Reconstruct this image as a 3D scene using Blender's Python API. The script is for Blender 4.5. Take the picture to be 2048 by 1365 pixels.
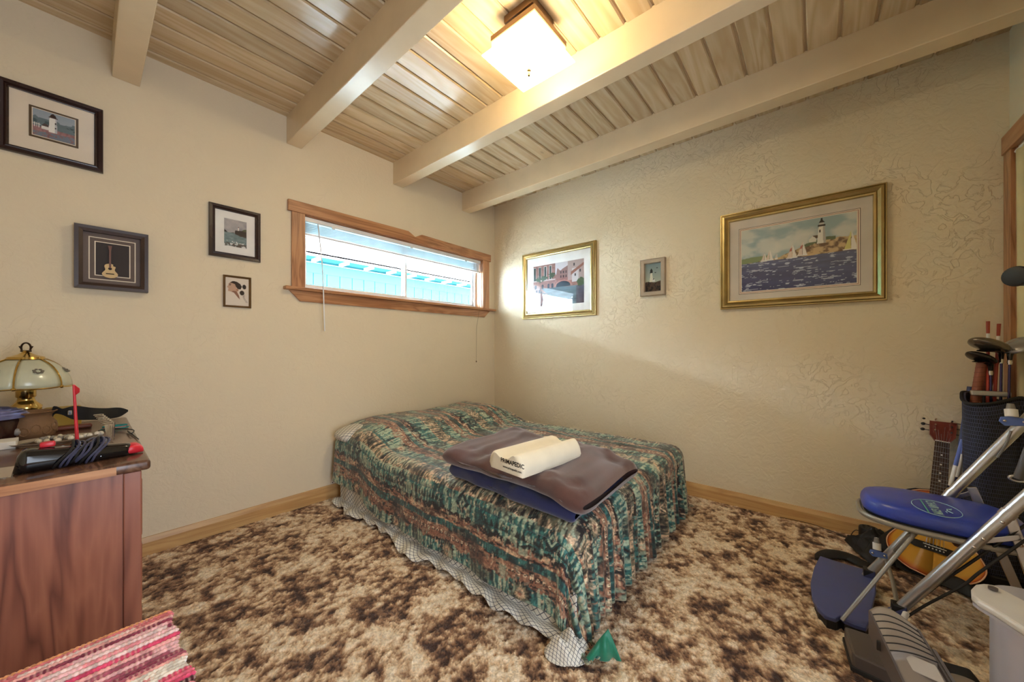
import bpy, bmesh, math, random
import numpy as np
from mathutils import Vector, Matrix, Quaternion

# ------------------------------------------------------------------ camera
for o in list(bpy.data.objects):
    bpy.data.objects.remove(o)
scene = bpy.context.scene
COL = scene.collection
F_PX, CX, HY = 719.0, 1024.0, 693.0
YAW = math.radians(40.2)
FW = (math.cos(YAW), math.sin(YAW)); RT = (math.sin(YAW), -math.cos(YAW))
CAM = (-2.94, -2.74, 1.10)
FZ = -0.02                       # carpet level
CZ = 2.657                       # underside of the ceiling boards
cam_d = bpy.data.cameras.new('camera')
cam = bpy.data.objects.new('camera', cam_d); COL.objects.link(cam)
cam.location = CAM
cam.rotation_euler = (math.radians(90), 0, YAW - math.radians(90))
cam_d.sensor_width = 36.0
cam_d.lens = F_PX / 2048 * 36.0
cam_d.shift_y = (HY - 682.5) / 2048
cam_d.clip_start = 0.02
scene.camera = cam

# ------------------------------------------------------------------ light
vs = scene.view_settings
vs.view_transform = 'Standard'
try: vs.look = 'None'
except Exception: pass
vs.gamma = 1.0
vs.use_curve_mapping = False
vs.exposure = 0.78
w = bpy.data.worlds.new('sky'); scene.world = w
w.use_nodes = True
wn = w.node_tree.nodes; wl = w.node_tree.links
bg = wn['Background']
bg.inputs['Color'].default_value = (0.70, 0.85, 1.0, 1)
bg.inputs['Strength'].default_value = 56.0

def area(name, loc, rot, sx, sy, power, color, spread=180):
    l = bpy.data.lights.new(name, 'AREA'); l.shape = 'RECTANGLE'
    l.size = sx; l.size_y = sy; l.energy = power; l.color = color
    l.spread = math.radians(spread)
    o = bpy.data.objects.new(name, l); COL.objects.link(o)
    o.location = loc; o.rotation_euler = rot
    return o
R90 = math.radians(90)
# daylight from the hallway through the open doorway behind the camera
area('doorway_daylight_offscreen', (-2.55, -3.75, 1.08), (R90, 0, 0), 0.90, 1.95, 24, (0.76, 0.86, 1.0))

# ------------------------------------------------------------------ helpers
def ray(px, py):
    u = (px - CX) / F_PX; v = (HY - py) / F_PX
    return (FW[0] + u * RT[0], FW[1] + u * RT[1], v)
def P(px, py, X=None, Y=None, Z=None, D=None):
    """a photo pixel as the point where its ray meets a known plane"""
    d = ray(px, py)
    if X is not None: t = (X - CAM[0]) / d[0]
    elif Y is not None: t = (Y - CAM[1]) / d[1]
    elif Z is not None: t = (Z - CAM[2]) / d[2]
    else: t = D
    return Vector((CAM[0] + t * d[0], CAM[1] + t * d[1], CAM[2] + t * d[2]))
def lin(c):
    c = c / 255.0
    return c / 12.92 if c <= 0.04045 else ((c + 0.055) / 1.055) ** 2.4
def S(r, g, b): return (lin(r), lin(g), lin(b))

class MB:
    def __init__(self): self.v = []; self.f = []; self.uv = None
    def add(self, vs_, fs):
        n = len(self.v)
        self.v += [tuple(p) for p in vs_]
        self.f += [tuple(i + n for i in f) for f in fs]
        return self
    def box(self, x0, x1, y0, y1, z0, z1):
        return self.add([(x0,y0,z0),(x1,y0,z0),(x1,y1,z0),(x0,y1,z0),(x0,y0,z1),(x1,y0,z1),(x1,y1,z1),(x0,y1,z1)],
                        [(3,2,1,0),(4,5,6,7),(0,1,5,4),(1,2,6,5),(2,3,7,6),(3,0,4,7)])
    def rbox(self, x0, x1, y0, y1, z0, z1, r=0.005, seg=2):
        bm = bmesh.new()
        bmesh.ops.create_cube(bm, size=1)
        for v in bm.verts:
            v.co = Vector((x0 if v.co.x < 0 else x1, y0 if v.co.y < 0 else y1, z0 if v.co.z < 0 else z1))
        bmesh.ops.bevel(bm, geom=bm.edges[:], offset=r, segments=seg, profile=0.5, affect='EDGES')
        bm.verts.index_update()
        self.add([v.co[:] for v in bm.verts], [[v.index for v in f.verts] for f in bm.faces])
        bm.free(); return self
    def ring_frame(self, d):
        d = Vector(d).normalized()
        a = Vector((0,0,1)) if abs(d.z) < 0.9 else Vector((1,0,0))
        x = a.cross(d).normalized(); return x, d.cross(x).normalized()
    def cyl(self, p0, p1, r0, r1=None, n=14):
        r1 = r0 if r1 is None else r1
        p0 = Vector(p0); p1 = Vector(p1); x, y = self.ring_frame(p1 - p0)
        vs_ = []
        for p, r in ((p0, r0), (p1, r1)):
            for i in range(n):
                a = 2*math.pi*i/n; vs_.append(p + x*math.cos(a)*r + y*math.sin(a)*r)
        fs = [(i, (i+1)%n, n+(i+1)%n, n+i) for i in range(n)]
        fs += [tuple(range(n-1,-1,-1)), tuple(range(n, 2*n))]
        return self.add(vs_, fs)
    def tube(self, pts, r, n=10, closed=False, flat=1.0):
        pts = [Vector(p) for p in pts]; m = len(pts)
        rs = r if isinstance(r, (list, tuple)) else [r]*m
        tang = []
        for i in range(m):
            a = pts[(i-1)%m] if (closed or i > 0) else pts[i]
            b = pts[(i+1)%m] if (closed or i < m-1) else pts[i]
            tang.append((b-a).normalized())
        x, y = self.ring_frame(tang[0]); vs_ = []
        for i in range(m):
            if i:
                q = tang[i-1].rotation_difference(tang[i]); x = q @ x; y = q @ y
            for k in range(n):
                a = 2*math.pi*k/n; vs_.append(pts[i] + x*math.cos(a)*rs[i] + y*math.sin(a)*rs[i]*flat)
        fs = []
        for i in range(m if closed else m-1):
            j = (i+1) % m
            fs += [(i*n+k, i*n+(k+1)%n, j*n+(k+1)%n, j*n+k) for k in range(n)]
        if not closed: fs += [tuple(range(n-1,-1,-1)), tuple(range((m-1)*n, m*n))]
        return self.add(vs_, fs)
    def lathe(self, prof, c, n=28, cap=True, wob=None):
        vs_ = []
        for r, z in prof:
            for k in range(n):
                a = 2*math.pi*k/n
                rr = r * (1 + (wob(a, z) if wob else 0))
                vs_.append((c[0]+rr*math.cos(a), c[1]+rr*math.sin(a), c[2]+z))
        m = len(prof)
        fs = [(i*n+k, i*n+(k+1)%n, (i+1)*n+(k+1)%n, (i+1)*n+k) for i in range(m-1) for k in range(n)]
        if cap: fs += [tuple(range(n-1,-1,-1)), tuple(range((m-1)*n, m*n))]
        return self.add(vs_, fs)
    def prism(self, pts, off):
        pts = [Vector(p) for p in pts]; n = len(pts); off = Vector(off)
        return self.add(pts + [p+off for p in pts],
            [tuple(range(n-1,-1,-1)), tuple(range(n, 2*n))] + [(i,(i+1)%n,n+(i+1)%n,n+i) for i in range(n)])
    def ball(self, c, rx, ry=None, rz=None, n=16, m=10):
        ry = rx if ry is None else ry; rz = rx if rz is None else rz
        vs_ = [(c[0],c[1],c[2]-rz)]
        for i in range(1, m):
            t = math.pi*i/m - math.pi/2
            for k in range(n):
                a = 2*math.pi*k/n
                vs_.append((c[0]+rx*math.cos(t)*math.cos(a), c[1]+ry*math.cos(t)*math.sin(a), c[2]+rz*math.sin(t)))
        vs_.append((c[0],c[1],c[2]+rz)); e = len(vs_)-1
        fs = [(0, 1+(k+1)%n, 1+k) for k in range(n)]
        for i in range(m-2):
            fs += [(1+i*n+k, 1+i*n+(k+1)%n, 1+(i+1)*n+(k+1)%n, 1+(i+1)*n+k) for k in range(n)]
        fs += [(1+(m-2)*n+k, 1+(m-2)*n+(k+1)%n, e) for k in range(n)]
        return self.add(vs_, fs)
    def xf(self, M):
        self.v = [tuple(M @ Vector(p)) for p in self.v]; return self

WL = {}
def wloc(o): return WL.get(o.name, Vector((0,0,0)))
def link(o, parent=None):
    COL.objects.link(o)
    if parent is not None: o.parent = parent
def tag(o, label=None, cat=None, group=None, kind=None):
    if label: o['label'] = label
    if cat: o['category'] = cat
    if group: o['group'] = group
    if kind: o['kind'] = kind
    return o
def thing(name, loc, label, cat, group=None):
    o = bpy.data.objects.new(name, None); o.empty_display_size = 0.05
    link(o); o.location = loc; WL[o.name] = Vector(loc)
    return tag(o, label, cat, group)
def setting(name, loc=(0,0,0)):
    o = bpy.data.objects.new(name, None); o.empty_display_size = 0.05
    link(o); o.location = loc; WL[o.name] = Vector(loc)
    o['kind'] = 'structure'; return o
def part(name, mb, mat, parent=None, smooth=False, bevel=0, subd=0, label=None, angle=40):
    base = wloc(parent) if parent is not None else Vector((0,0,0))
    me = bpy.data.meshes.new(name)
    vs_ = [(p[0]-base.x, p[1]-base.y, p[2]-base.z) for p in mb.v]
    own = None
    if parent is None and vs_:                  # top-level mesh: origin at its own base
        a = np.array(vs_); own = Vector(((a[:,0].min()+a[:,0].max())/2, (a[:,1].min()+a[:,1].max())/2, a[:,2].min()))
        vs_ = [(p[0]-own.x, p[1]-own.y, p[2]-own.z) for p in vs_]
    me.from_pydata(vs_, [], mb.f); me.update()
    if mat is not None: me.materials.append(mat)
    if smooth:
        me.polygons.foreach_set('use_smooth', [True]*len(me.polygons))
        try: me.set_sharp_from_angle(angle=math.radians(angle))
        except Exception: pass
    o = bpy.data.objects.new(name, me); link(o, parent)
    if own is not None: o.location = own; WL[o.name] = own
    else: WL[o.name] = base
    if bevel:
        b = o.modifiers.new('bevel', 'BEVEL'); b.width = bevel; b.segments = 2; b.limit_method = 'ANGLE'
    if subd:
        b = o.modifiers.new('subd', 'SUBSURF'); b.levels = subd; b.render_levels = subd
    if label: o['label'] = label
    return o
def gridmesh(name, pos, mat, parent=None, col=None, uv=None, smooth=True, solid=0, label=None, off=-1):
    """pos: (nu,nv,3) world positions; col: (nu,nv,3) linear colours; uv: (nu,nv,2)"""
    nu, nv = pos.shape[:2]
    base = np.array(wloc(parent)) if parent is not None else np.zeros(3)
    p = pos.reshape(-1, 3)
    own = None
    if parent is None:
        own = np.array([(p[:,0].min()+p[:,0].max())/2, (p[:,1].min()+p[:,1].max())/2, p[:,2].min()]); base = own
    p = p - base
    i = np.arange(nu-1)[:,None]*nv + np.arange(nv-1)[None,:]
    fc = np.stack([i, i+nv, i+nv+1, i+1], -1).reshape(-1, 4)
    me = bpy.data.meshes.new(name)
    me.vertices.add(len(p)); me.vertices.foreach_set('co', p.astype(np.float32).ravel())
    me.loops.add(fc.size); me.loops.foreach_set('vertex_index', fc.astype(np.int32).ravel())
    me.polygons.add(len(fc)); me.polygons.foreach_set('loop_start', np.arange(0, fc.size, 4, dtype=np.int32))
    me.update(calc_edges=True)
    if smooth: me.polygons.foreach_set('use_smooth', np.ones(len(fc), dtype=bool))
    if col is not None:
        at = me.color_attributes.new('Col', 'FLOAT_COLOR', 'POINT')
        c4 = np.ones((len(p), 4), np.float32); c4[:, :3] = col.reshape(-1, 3)
        at.data.foreach_set('color', c4.ravel())
    if uv is not None:
        ul = me.uv_layers.new(name='UVMap')
        ul.data.foreach_set('uv', uv.reshape(-1, 2)[fc.ravel()].astype(np.float32).ravel())
    me.validate()
    if mat is not None: me.materials.append(mat)
    o = bpy.data.objects.new(name, me); link(o, parent)
    if own is not None: o.location = own; WL[o.name] = Vector(own)
    else: WL[o.name] = Vector(base)
    if solid:
        b = o.modifiers.new('solid', 'SOLIDIFY'); b.thickness = solid; b.offset = off
    if label: o['label'] = label
    return o
def copy_part(o, parent=None, loc=None):
    c = o.copy(); COL.objects.link(c); c.parent = parent if parent is not None else o.parent
    if loc is not None: c.location = loc
    return c
def text_mb(s, size, org, ux, uy, align='CENTER', bold=0.0):
    cu = bpy.data.curves.new('t', 'FONT'); cu.body = s; cu.size = size; cu.align_x = align; cu.align_y = 'CENTER'
    cu.offset = bold; cu.resolution_u = 3
    to = bpy.data.objects.new('t', cu); COL.objects.link(to)
    bpy.context.view_layer.update()
    me = bpy.data.meshes.new_from_object(to.evaluated_get(bpy.context.evaluated_depsgraph_get()))
    mb = MB(); org = Vector(org); ux = Vector(ux); uy = Vector(uy)
    mb.add([org + ux*v.co.x + uy*v.co.y for v in me.vertices], [tuple(p.vertices) for p in me.polygons])
    bpy.data.objects.remove(to); bpy.data.curves.remove(cu); bpy.data.meshes.remove(me)
    return mb

# ------------------------------------------------------------------ numpy noise and painting
def _h(ix, iy, seed):
    n = np.sin(ix*127.1 + iy*311.7 + seed*74.7) * 43758.5453
    return n - np.floor(n)
def vn(x, y, seed=0):
    ix = np.floor(x); iy = np.floor(y); fx = x-ix; fy = y-iy
    fx = fx*fx*(3-2*fx); fy = fy*fy*(3-2*fy)
    a = _h(ix,iy,seed); b = _h(ix+1,iy,seed); c = _h(ix,iy+1,seed); d = _h(ix+1,iy+1,seed)
    return (a*(1-fx)+b*fx)*(1-fy) + (c*(1-fx)+d*fx)*fy
def fbm(x, y, seed=0, o=4):
    s = 0; a = 0.5; t = 0
    for i in range(o):
        s = s + a*vn(x*2**i, y*2**i, seed+i*13); t += a; a *= 0.5
    return s/t
def sst(a, b, x):
    t = np.clip((x-a)/(b-a), 0, 1); return t*t*(3-2*t)
def poly(U, V, pts):
    m = np.zeros(U.shape, bool); n = len(pts); j = n-1
    for i in range(n):
        xi, yi = pts[i]; xj, yj = pts[j]
        if yi != yj:
            m ^= ((yi > V) != (yj > V)) & (U < (xj-xi)*(V-yi)/(yj-yi) + xi)
        j = i
    return m
def put(img, m, c, a=1.0):
    c = np.array(c)
    if m.dtype == bool: m = m.astype(float)
    img[:] = img*(1-(m*a)[...,None]) + (m*a)[...,None]*c
def blend(c1, c2, t):
    return np.array(c1)*(1-t[...,None]) + np.array(c2)*t[...,None]

# ------------------------------------------------------------------ materials
def newmat(name):
    m = bpy.data.materials.new(name); m.use_nodes = True
    nt = m.node_tree; return m, nt.nodes, nt.links, nt.nodes['Principled BSDF']
def N(nodes, t, **kw):
    n = nodes.new(t)
    for k, v in kw.items():
        if k.startswith('i_'): n.inputs[k[2:].replace('_', ' ')].default_value = v
        else: setattr(n, k, v)
    return n
def ramp(nodes, stops, interp='LINEAR'):
    r = nodes.new('ShaderNodeValToRGB'); r.color_ramp.interpolation = interp
    e = r.color_ramp.elements
    while len(e) < len(stops): e.new(0.5)
    for i, (p, c) in enumerate(stops):
        e[i].position = p; e[i].color = (*c, 1)
    return r
def plain(name, col, rough=0.5, metal=0.0, spec=0.5, bump=0.0, bscale=200, var=0.0, coat=0.0, sheen=0.0):
    m, n, l, b = newmat(name)
    b.inputs['Base Color'].default_value = (*col, 1)
    b.inputs['Roughness'].default_value = rough
    b.inputs['Metallic'].default_value = metal
    b.inputs['Specular IOR Level'].default_value = spec
    if coat: b.inputs['Coat Weight'].default_value = coat; b.inputs['Coat Roughness'].default_value = 0.08
    if sheen: b.inputs['Sheen Weight'].default_value = sheen
    tc = N(n, 'ShaderNodeTexCoord')
    nz = N(n, 'ShaderNodeTexNoise'); nz.inputs['Scale'].default_value = bscale; nz.inputs['Detail'].default_value = 4
    l.new(tc.outputs['Object'], nz.inputs['Vector'])
    if bump:
        bp = N(n, 'ShaderNodeBump'); bp.inputs['Strength'].default_value = bump; bp.inputs['Distance'].default_value = 0.002
        l.new(nz.outputs['Fac'], bp.inputs['Height']); l.new(bp.outputs['Normal'], b.inputs['Normal'])
    v = var if var else 0.06
    nz2 = N(n, 'ShaderNodeTexNoise'); nz2.inputs['Scale'].default_value = 9; nz2.inputs['Detail'].default_value = 3
    l.new(tc.outputs['Object'], nz2.inputs['Vector'])
    r = ramp(n, [(0.3, tuple(c*(1-v) for c in col)), (0.7, tuple(min(1, c*(1+v)) for c in col))])
    l.new(nz2.outputs['Fac'], r.inputs['Fac']); l.new(r.outputs['Color'], b.inputs['Base Color'])
    return m
def wood(name, c_lo, c_mid, c_hi, axis=0, scale=1.0, rough=0.4, coat=0.0, rand=False, knots=False, contrast=1.0):
    """procedural timber with grain running along one object axis"""
    m, n, l, b = newmat(name)
    b.inputs['Roughness'].default_value = rough
    if coat: b.inputs['Coat Weight'].default_value = coat; b.inputs['Coat Roughness'].default_value = 0.18
    tc = N(n, 'ShaderNodeTexCoord')
    src = tc.outputs['Object']
    if rand:
        oi = N(n, 'ShaderNodeObjectInfo')
        mul = N(n, 'ShaderNodeVectorMath', operation='SCALE'); mul.inputs[0].default_value = (37, 11, 23)
        l.new(oi.outputs['Random'], mul.inputs['Scale'])
        ad = N(n, 'ShaderNodeVectorMath', operation='ADD'); l.new(src, ad.inputs[0]); l.new(mul.outputs[0], ad.inputs[1])
        src = ad.outputs[0]
    mp = N(n, 'ShaderNodeMapping')
    sc = [9.0*scale]*3; sc[axis] = 0.9*scale
    mp.inputs['Scale'].default_value = sc
    l.new(src, mp.inputs['Vector'])
    n1 = N(n, 'ShaderNodeTexNoise'); n1.inputs['Scale'].default_value = 1.0; n1.inputs['Detail'].default_value = 3; n1.inputs['Distortion'].default_value = 0.6
    l.new(mp.outputs[0], n1.inputs['Vector'])
    mm = N(n, 'ShaderNodeMath', operation='MULTIPLY'); mm.inputs[1].default_value = 7.0
    l.new(n1.outputs['Fac'], mm.inputs[0])
    fr = N(n, 'ShaderNodeMath', operation='PINGPONG'); fr.inputs[1].default_value = 0.5
    l.new(mm.outputs[0], fr.inputs[0])
    mp2 = N(n, 'ShaderNodeMapping'); sc2 = [140.0*scale]*3; sc2[axis] = 3.0*scale
    mp2.inputs['Scale'].default_value = sc2; l.new(src, mp2.inputs['Vector'])
    n2 = N(n, 'ShaderNodeTexNoise'); n2.inputs['Scale'].default_value = 1.0; n2.inputs['Detail'].default_value = 2
    l.new(mp2.outputs[0], n2.inputs['Vector'])
    mx = N(n, 'ShaderNodeMath', operation='MULTIPLY_ADD'); mx.inputs[1].default_value = 0.35*contrast
    l.new(n2.outputs['Fac'], mx.inputs[0])
    m3 = N(n, 'ShaderNodeMath', operation='MULTIPLY'); m3.inputs[1].default_value = 1.3*contrast
    l.new(fr.outputs[0], m3.inputs[0]); l.new(m3.outputs[0], mx.inputs[2])
    r = ramp(n, [(0.08, c_lo), (0.42, c_mid), (0.85, c_hi)])
    l.new(mx.outputs[0], r.inputs['Fac'])
    out = r.outputs['Color']
    if knots:
        mp3 = N(n, 'ShaderNodeMapping'); s3 = [7.0]*3; s3[axis] = 3.2; mp3.inputs['Scale'].default_value = s3
        l.new(src, mp3.inputs['Vector'])
        vo = N(n, 'ShaderNodeTexVoronoi'); vo.inputs['Scale'].default_value = 0.55
        l.new(mp3.outputs[0], vo.inputs['Vector'])
        kr = ramp(n, [(0.0, (0,0,0)), (0.045, (0.25,0.25,0.25)), (0.075, (1,1,1))])
        l.new(vo.outputs['Distance'], kr.inputs['Fac'])
        mixk = N(n, 'ShaderNodeMix', data_type='RGBA', blend_type='MIX')
        l.new(kr.outputs['Color'], mixk.inputs['Factor'])
        mixk.inputs[6].default_value = (*[c*0.35 for c in c_lo], 1); l.new(out, mixk.inputs[7])
        out = mixk.outputs[2]
    if rand:
        oi2 = N(n, 'ShaderNodeObjectInfo')
        hv = N(n, 'ShaderNodeHueSaturation')
        mr = N(n, 'ShaderNodeMapRange'); mr.inputs['To Min'].default_value = 0.82; mr.inputs['To Max'].default_value = 1.12
        l.new(oi2.outputs['Random'], mr.inputs['Value']); l.new(mr.outputs[0], hv.inputs['Value'])
        l.new(out, hv.inputs['Color']); out = hv.outputs['Color']
    l.new(out, b.inputs['Base Color'])
    bp = N(n, 'ShaderNodeBump'); bp.inputs['Strength'].default_value = 0.15; bp.inputs['Distance'].default_value = 0.001
    l.new(n2.outputs['Fac'], bp.inputs['Height']); l.new(bp.outputs['Normal'], b.inputs['Normal'])
    return m
def attrmat(name, rough=0.6, spec=0.5, sheen=0.0, noise=0.0, nscale=300, bump=0.0):
    m, n, l, b = newmat(name)
    a = N(n, 'ShaderNodeVertexColor'); a.layer_name = 'Col'
    b.inputs['Roughness'].default_value = rough; b.inputs['Specular IOR Level'].default_value = spec
    if sheen: b.inputs['Sheen Weight'].default_value = sheen
    out = a.outputs['Color']
    tc = N(n, 'ShaderNodeTexCoord')
    nz = N(n, 'ShaderNodeTexNoise'); nz.inputs['Scale'].default_value = nscale; nz.inputs['Detail'].default_value = 2
    l.new(tc.outputs['Object'], nz.inputs['Vector'])
    if noise:
        hv = N(n, 'ShaderNodeHueSaturation'); mr = N(n, 'ShaderNodeMapRange')
        mr.inputs['From Min'].default_value = 0.3; mr.inputs['From Max'].default_value = 0.7
        mr.inputs['To Min'].default_value = 1-noise; mr.inputs['To Max'].default_value = 1+noise
        l.new(nz.outputs['Fac'], mr.inputs['Value']); l.new(mr.outputs[0], hv.inputs['Value'])
        l.new(out, hv.inputs['Color']); out = hv.outputs['Color']
    if bump:
        bp = N(n, 'ShaderNodeBump'); bp.inputs['Strength'].default_value = bump; bp.inputs['Distance'].default_value = 0.002
        l.new(nz.outputs['Fac'], bp.inputs['Height']); l.new(bp.outputs['Normal'], b.inputs['Normal'])
    l.new(out, b.inputs['Base Color']); return m
def pane_mat(name, refl=1.0, tint=(1,1,1)):
    """thin flat glass: clear straight through, mirror-like by Fresnel"""
    m, n, l, b = newmat(name); n.remove(b)
    out = n['Material Output']
    tr = N(n, 'ShaderNodeBsdfTransparent'); tr.inputs['Color'].default_value = (*tint, 1)
    gl = N(n, 'ShaderNodeBsdfGlossy'); gl.inputs['Roughness'].default_value = 0.02
    ge = N(n, 'ShaderNodeNewGeometry'); dt_ = N(n, 'ShaderNodeVectorMath', operation='DOT_PRODUCT')
    l.new(ge.outputs['Incoming'], dt_.inputs[0]); l.new(ge.outputs['True Normal'], dt_.inputs[1])
    ab = N(n, 'ShaderNodeMath', operation='ABSOLUTE'); l.new(dt_.outputs['Value'], ab.inputs[0])
    om = N(n, 'ShaderNodeMath', operation='SUBTRACT'); om.inputs[0].default_value = 1.0; l.new(ab.outputs[0], om.inputs[1])
    pw = N(n, 'ShaderNodeMath', operation='POWER'); pw.inputs[1].default_value = 5.0; l.new(om.outputs[0], pw.inputs[0])
    fr = N(n, 'ShaderNodeMath', operation='MULTIPLY_ADD'); fr.inputs[1].default_value = 0.96; fr.inputs[2].default_value = 0.04
    l.new(pw.outputs[0], fr.inputs[0])
    mu = N(n, 'ShaderNodeMath', operation='MULTIPLY'); mu.inputs[1].default_value = refl
    l.new(fr.outputs[0], mu.inputs[0])
    mx = N(n, 'ShaderNodeMixShader'); l.new(mu.outputs[0], mx.inputs[0])
    l.new(tr.outputs[0], mx.inputs[1]); l.new(gl.outputs[0], mx.inputs[2]); l.new(mx.outputs[0], out.inputs['Surface'])
    return m
def plaster(name, col, strength=0.5):
    m, n, l, b = newmat(name)
    b.inputs['Roughness'].default_value = 0.75
    b.inputs['Specular IOR Level'].default_value = 0.3
    tc = N(n, 'ShaderNodeTexCoord')
    # trowelled skip: thin ridges where two distorted noises meet, plus soft lumps
    n1 = N(n, 'ShaderNodeTexNoise'); n1.inputs['Scale'].default_value = 11; n1.inputs['Detail'].default_value = 5; n1.inputs['Distortion'].default_value = 1.4
    l.new(tc.outputs['Object'], n1.inputs['Vector'])
    a1 = N(n, 'ShaderNodeMath', operation='SUBTRACT'); a1.inputs[1].default_value = 0.5; l.new(n1.outputs['Fac'], a1.inputs[0])
    a2 = N(n, 'ShaderNodeMath', operation='ABSOLUTE'); l.new(a1.outputs[0], a2.inputs[0])
    r1 = ramp(n, [(0.0, (1,1,1)), (0.010, (0.25,0.25,0.25)), (0.03, (0,0,0))]); l.new(a2.outputs[0], r1.inputs['Fac'])
    n2 = N(n, 'ShaderNodeTexNoise'); n2.inputs['Scale'].default_value = 20; n2.inputs['Detail'].default_value = 7; n2.inputs['Distortion'].default_value = 1.6
    l.new(tc.outputs['Object'], n2.inputs['Vector'])
    n3 = N(n, 'ShaderNodeTexNoise'); n3.inputs['Scale'].default_value = 2.2; n3.inputs['Detail'].default_value = 2
    l.new(tc.outputs['Object'], n3.inputs['Vector'])
    mk = ramp(n, [(0.40, (0,0,0)), (0.62, (1,1,1))]); l.new(n3.outputs['Fac'], mk.inputs['Fac'])
    mu = N(n, 'ShaderNodeMath', operation='MULTIPLY'); l.new(r1.outputs['Color'], mu.inputs[0]); l.new(mk.outputs['Color'], mu.inputs[1]); mu0 = mu
    mu = N(n, 'ShaderNodeMath', operation='MULTIPLY'); mu.inputs[1].default_value = 0.45; l.new(mu0.outputs[0], mu.inputs[0])
    ad = N(n, 'ShaderNodeMath', operation='MULTIPLY_ADD'); ad.inputs[1].default_value = 1.1
    l.new(n2.outputs['Fac'], ad.inputs[0]); l.new(mu.outputs[0], ad.inputs[2])
    bp = N(n, 'ShaderNodeBump'); bp.inputs['Strength'].default_value = strength; bp.inputs['Distance'].default_value = 0.004
    l.new(ad.outputs[0], bp.inputs['Height']); l.new(bp.outputs['Normal'], b.inputs['Normal'])
    r = ramp(n, [(0.3, tuple(c*0.95 for c in col)), (0.7, col)]); l.new(n3.outputs['Fac'], r.inputs['Fac'])
    l.new(r.outputs['Color'], b.inputs['Base Color'])
    return m

# ------------------------------------------------------------------ shared materials
M = {}
WALL = S(230, 215, 187)
M['wall'] = plaster('cream plaster', WALL, 0.55)
M['wall_r'] = plaster('cream plaster heavier trowelling', WALL, 1.0)
M['beam'] = plain('taupe gloss beam paint', S(224, 204, 172), rough=0.22, bump=0.05, bscale=60, var=0.03)
M['plank'] = wood('whitewashed pine board', S(192, 166, 128), S(220, 200, 168), S(236, 220, 194), axis=0, scale=0.7, rough=0.24, rand=True, knots=True, contrast=0.34)
M['dark'] = plain('dark void', S(40, 30, 22), 0.9)
M['trimwood'] = wood('stained fir trim', S(140, 92, 58), S(172, 120, 80), S(190, 140, 98), axis=0, scale=1.2, rough=0.4)
M['trimwood_v'] = wood('stained fir upright', S(140, 92, 58), S(172, 120, 80), S(190, 140, 98), axis=2, scale=1.2, rough=0.4)
M['base_x'] = wood('oak baseboard long', S(186, 142, 88), S(204, 164, 108), S(216, 180, 128), axis=0, rough=0.4, contrast=0.6)
M['base_y'] = wood('oak baseboard side', S(186, 142, 88), S(204, 164, 108), S(216, 180, 128), axis=1, rough=0.4, contrast=0.6)
M['white'] = plain('white vinyl', S(236, 236, 238), 0.35)
M['whitemetal'] = plain('white enamel', S(232, 232, 234), 0.3)
M['slat'] = plain('white slat', S(228, 228, 230), 0.4)
M['steel'] = plain('brushed silver tube', S(190, 190, 194), 0.28, metal=0.9)
M['chrome'] = plain('chrome', S(220, 220, 225), 0.12, metal=1.0)
M['brass'] = plain('polished brass', S(205, 175, 105), 0.16, metal=1.0)
M['gold'] = plain('antique gold leaf', S(176, 154, 102), 0.32, metal=0.8, bump=0.3, bscale=150, var=0.18)
M['golddark'] = plain('dark gilt edge', S(70, 50, 30), 0.4, metal=0.4)
M['bronze'] = plain('oiled bronze', S(120, 92, 62), 0.38, metal=0.6)
M['blackgloss'] = plain('black gloss plastic', S(18, 17, 19), 0.10, spec=0.6)
M['black'] = plain('black plastic', S(22, 21, 23), 0.45)
M['blackcloth'] = plain('black nylon cloth', S(20, 19, 21), 0.75, bump=0.4, bscale=400)
M['rubber'] = plain('black rubber', S(28, 27, 28), 0.6)
M['red'] = plain('red plastic', S(205, 38, 52), 0.35)
M['frame_dk'] = plain('dark mahogany frame', S(44, 22, 18), 0.25, var=0.2)
M['frame_br'] = plain('espresso shadowbox', S(58, 40, 32), 0.4, var=0.15)
M['mat_cream'] = plain('cream mat board', S(232, 218, 198), 0.85)
M['mat_white'] = plain('white mat board', S(238, 236, 232), 0.85)
M['print'] = attrmat('printed paper', 0.7, 0.3)
M['glass'] = pane_mat('picture glass', 0.8)
M['pane'] = pane_mat('window glass', 1.0, (0.96, 0.98, 0.98))
M['brown'] = plain('brown wood block', S(110, 66, 44), 0.45, var=0.2)

# ------------------------------------------------------------------ the room shell
XL, YF = -3.36, -3.47            # left wall and front wall (behind the camera)
WX0, WX1, WZ0, WZ1 = -1.963, -0.19, 1.505, 2.03      # window opening
mb = MB()
mb.box(XL-0.15, WX0, 0, 0.13, FZ, CZ+0.1); mb.box(WX1, 0.15, 0, 0.13, FZ, CZ+0.1)
mb.box(WX0, WX1, 0, 0.13, FZ, WZ0); mb.box(WX0, WX1, 0, 0.13, WZ1, CZ+0.1)
tag(part('wall_back', mb, M['wall']), kind='structure')
tag(part('wall_right', MB().box(0, 0.15, YF-0.9, 0.0, FZ, CZ+0.1), M['wall_r']), kind='structure')
tag(part('wall_left', MB().box(XL-0.15, XL, YF-0.15, 0, FZ, CZ+0.1), M['wall']), kind='structure')
DX0, DX1 = -3.02, -2.08          # doorway to the hall, behind the camera
CX0, CX1 = -1.02, -0.085         # closet opening
mb = MB()
mb.box(XL, DX0, YF-0.12, YF, FZ, CZ+0.1); mb.box(DX0, DX1, YF-0.12, YF, 2.06, CZ+0.1)
mb.box(DX1, CX0, YF-0.12, YF, FZ, CZ+0.1); mb.box(CX0, CX1, YF-0.12, YF, 2.03, CZ+0.1); mb.box(CX1, 0, YF-0.12, YF, FZ, CZ+0.1)
tag(part('wall_front', mb, M['wall']), kind='structure')
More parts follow.
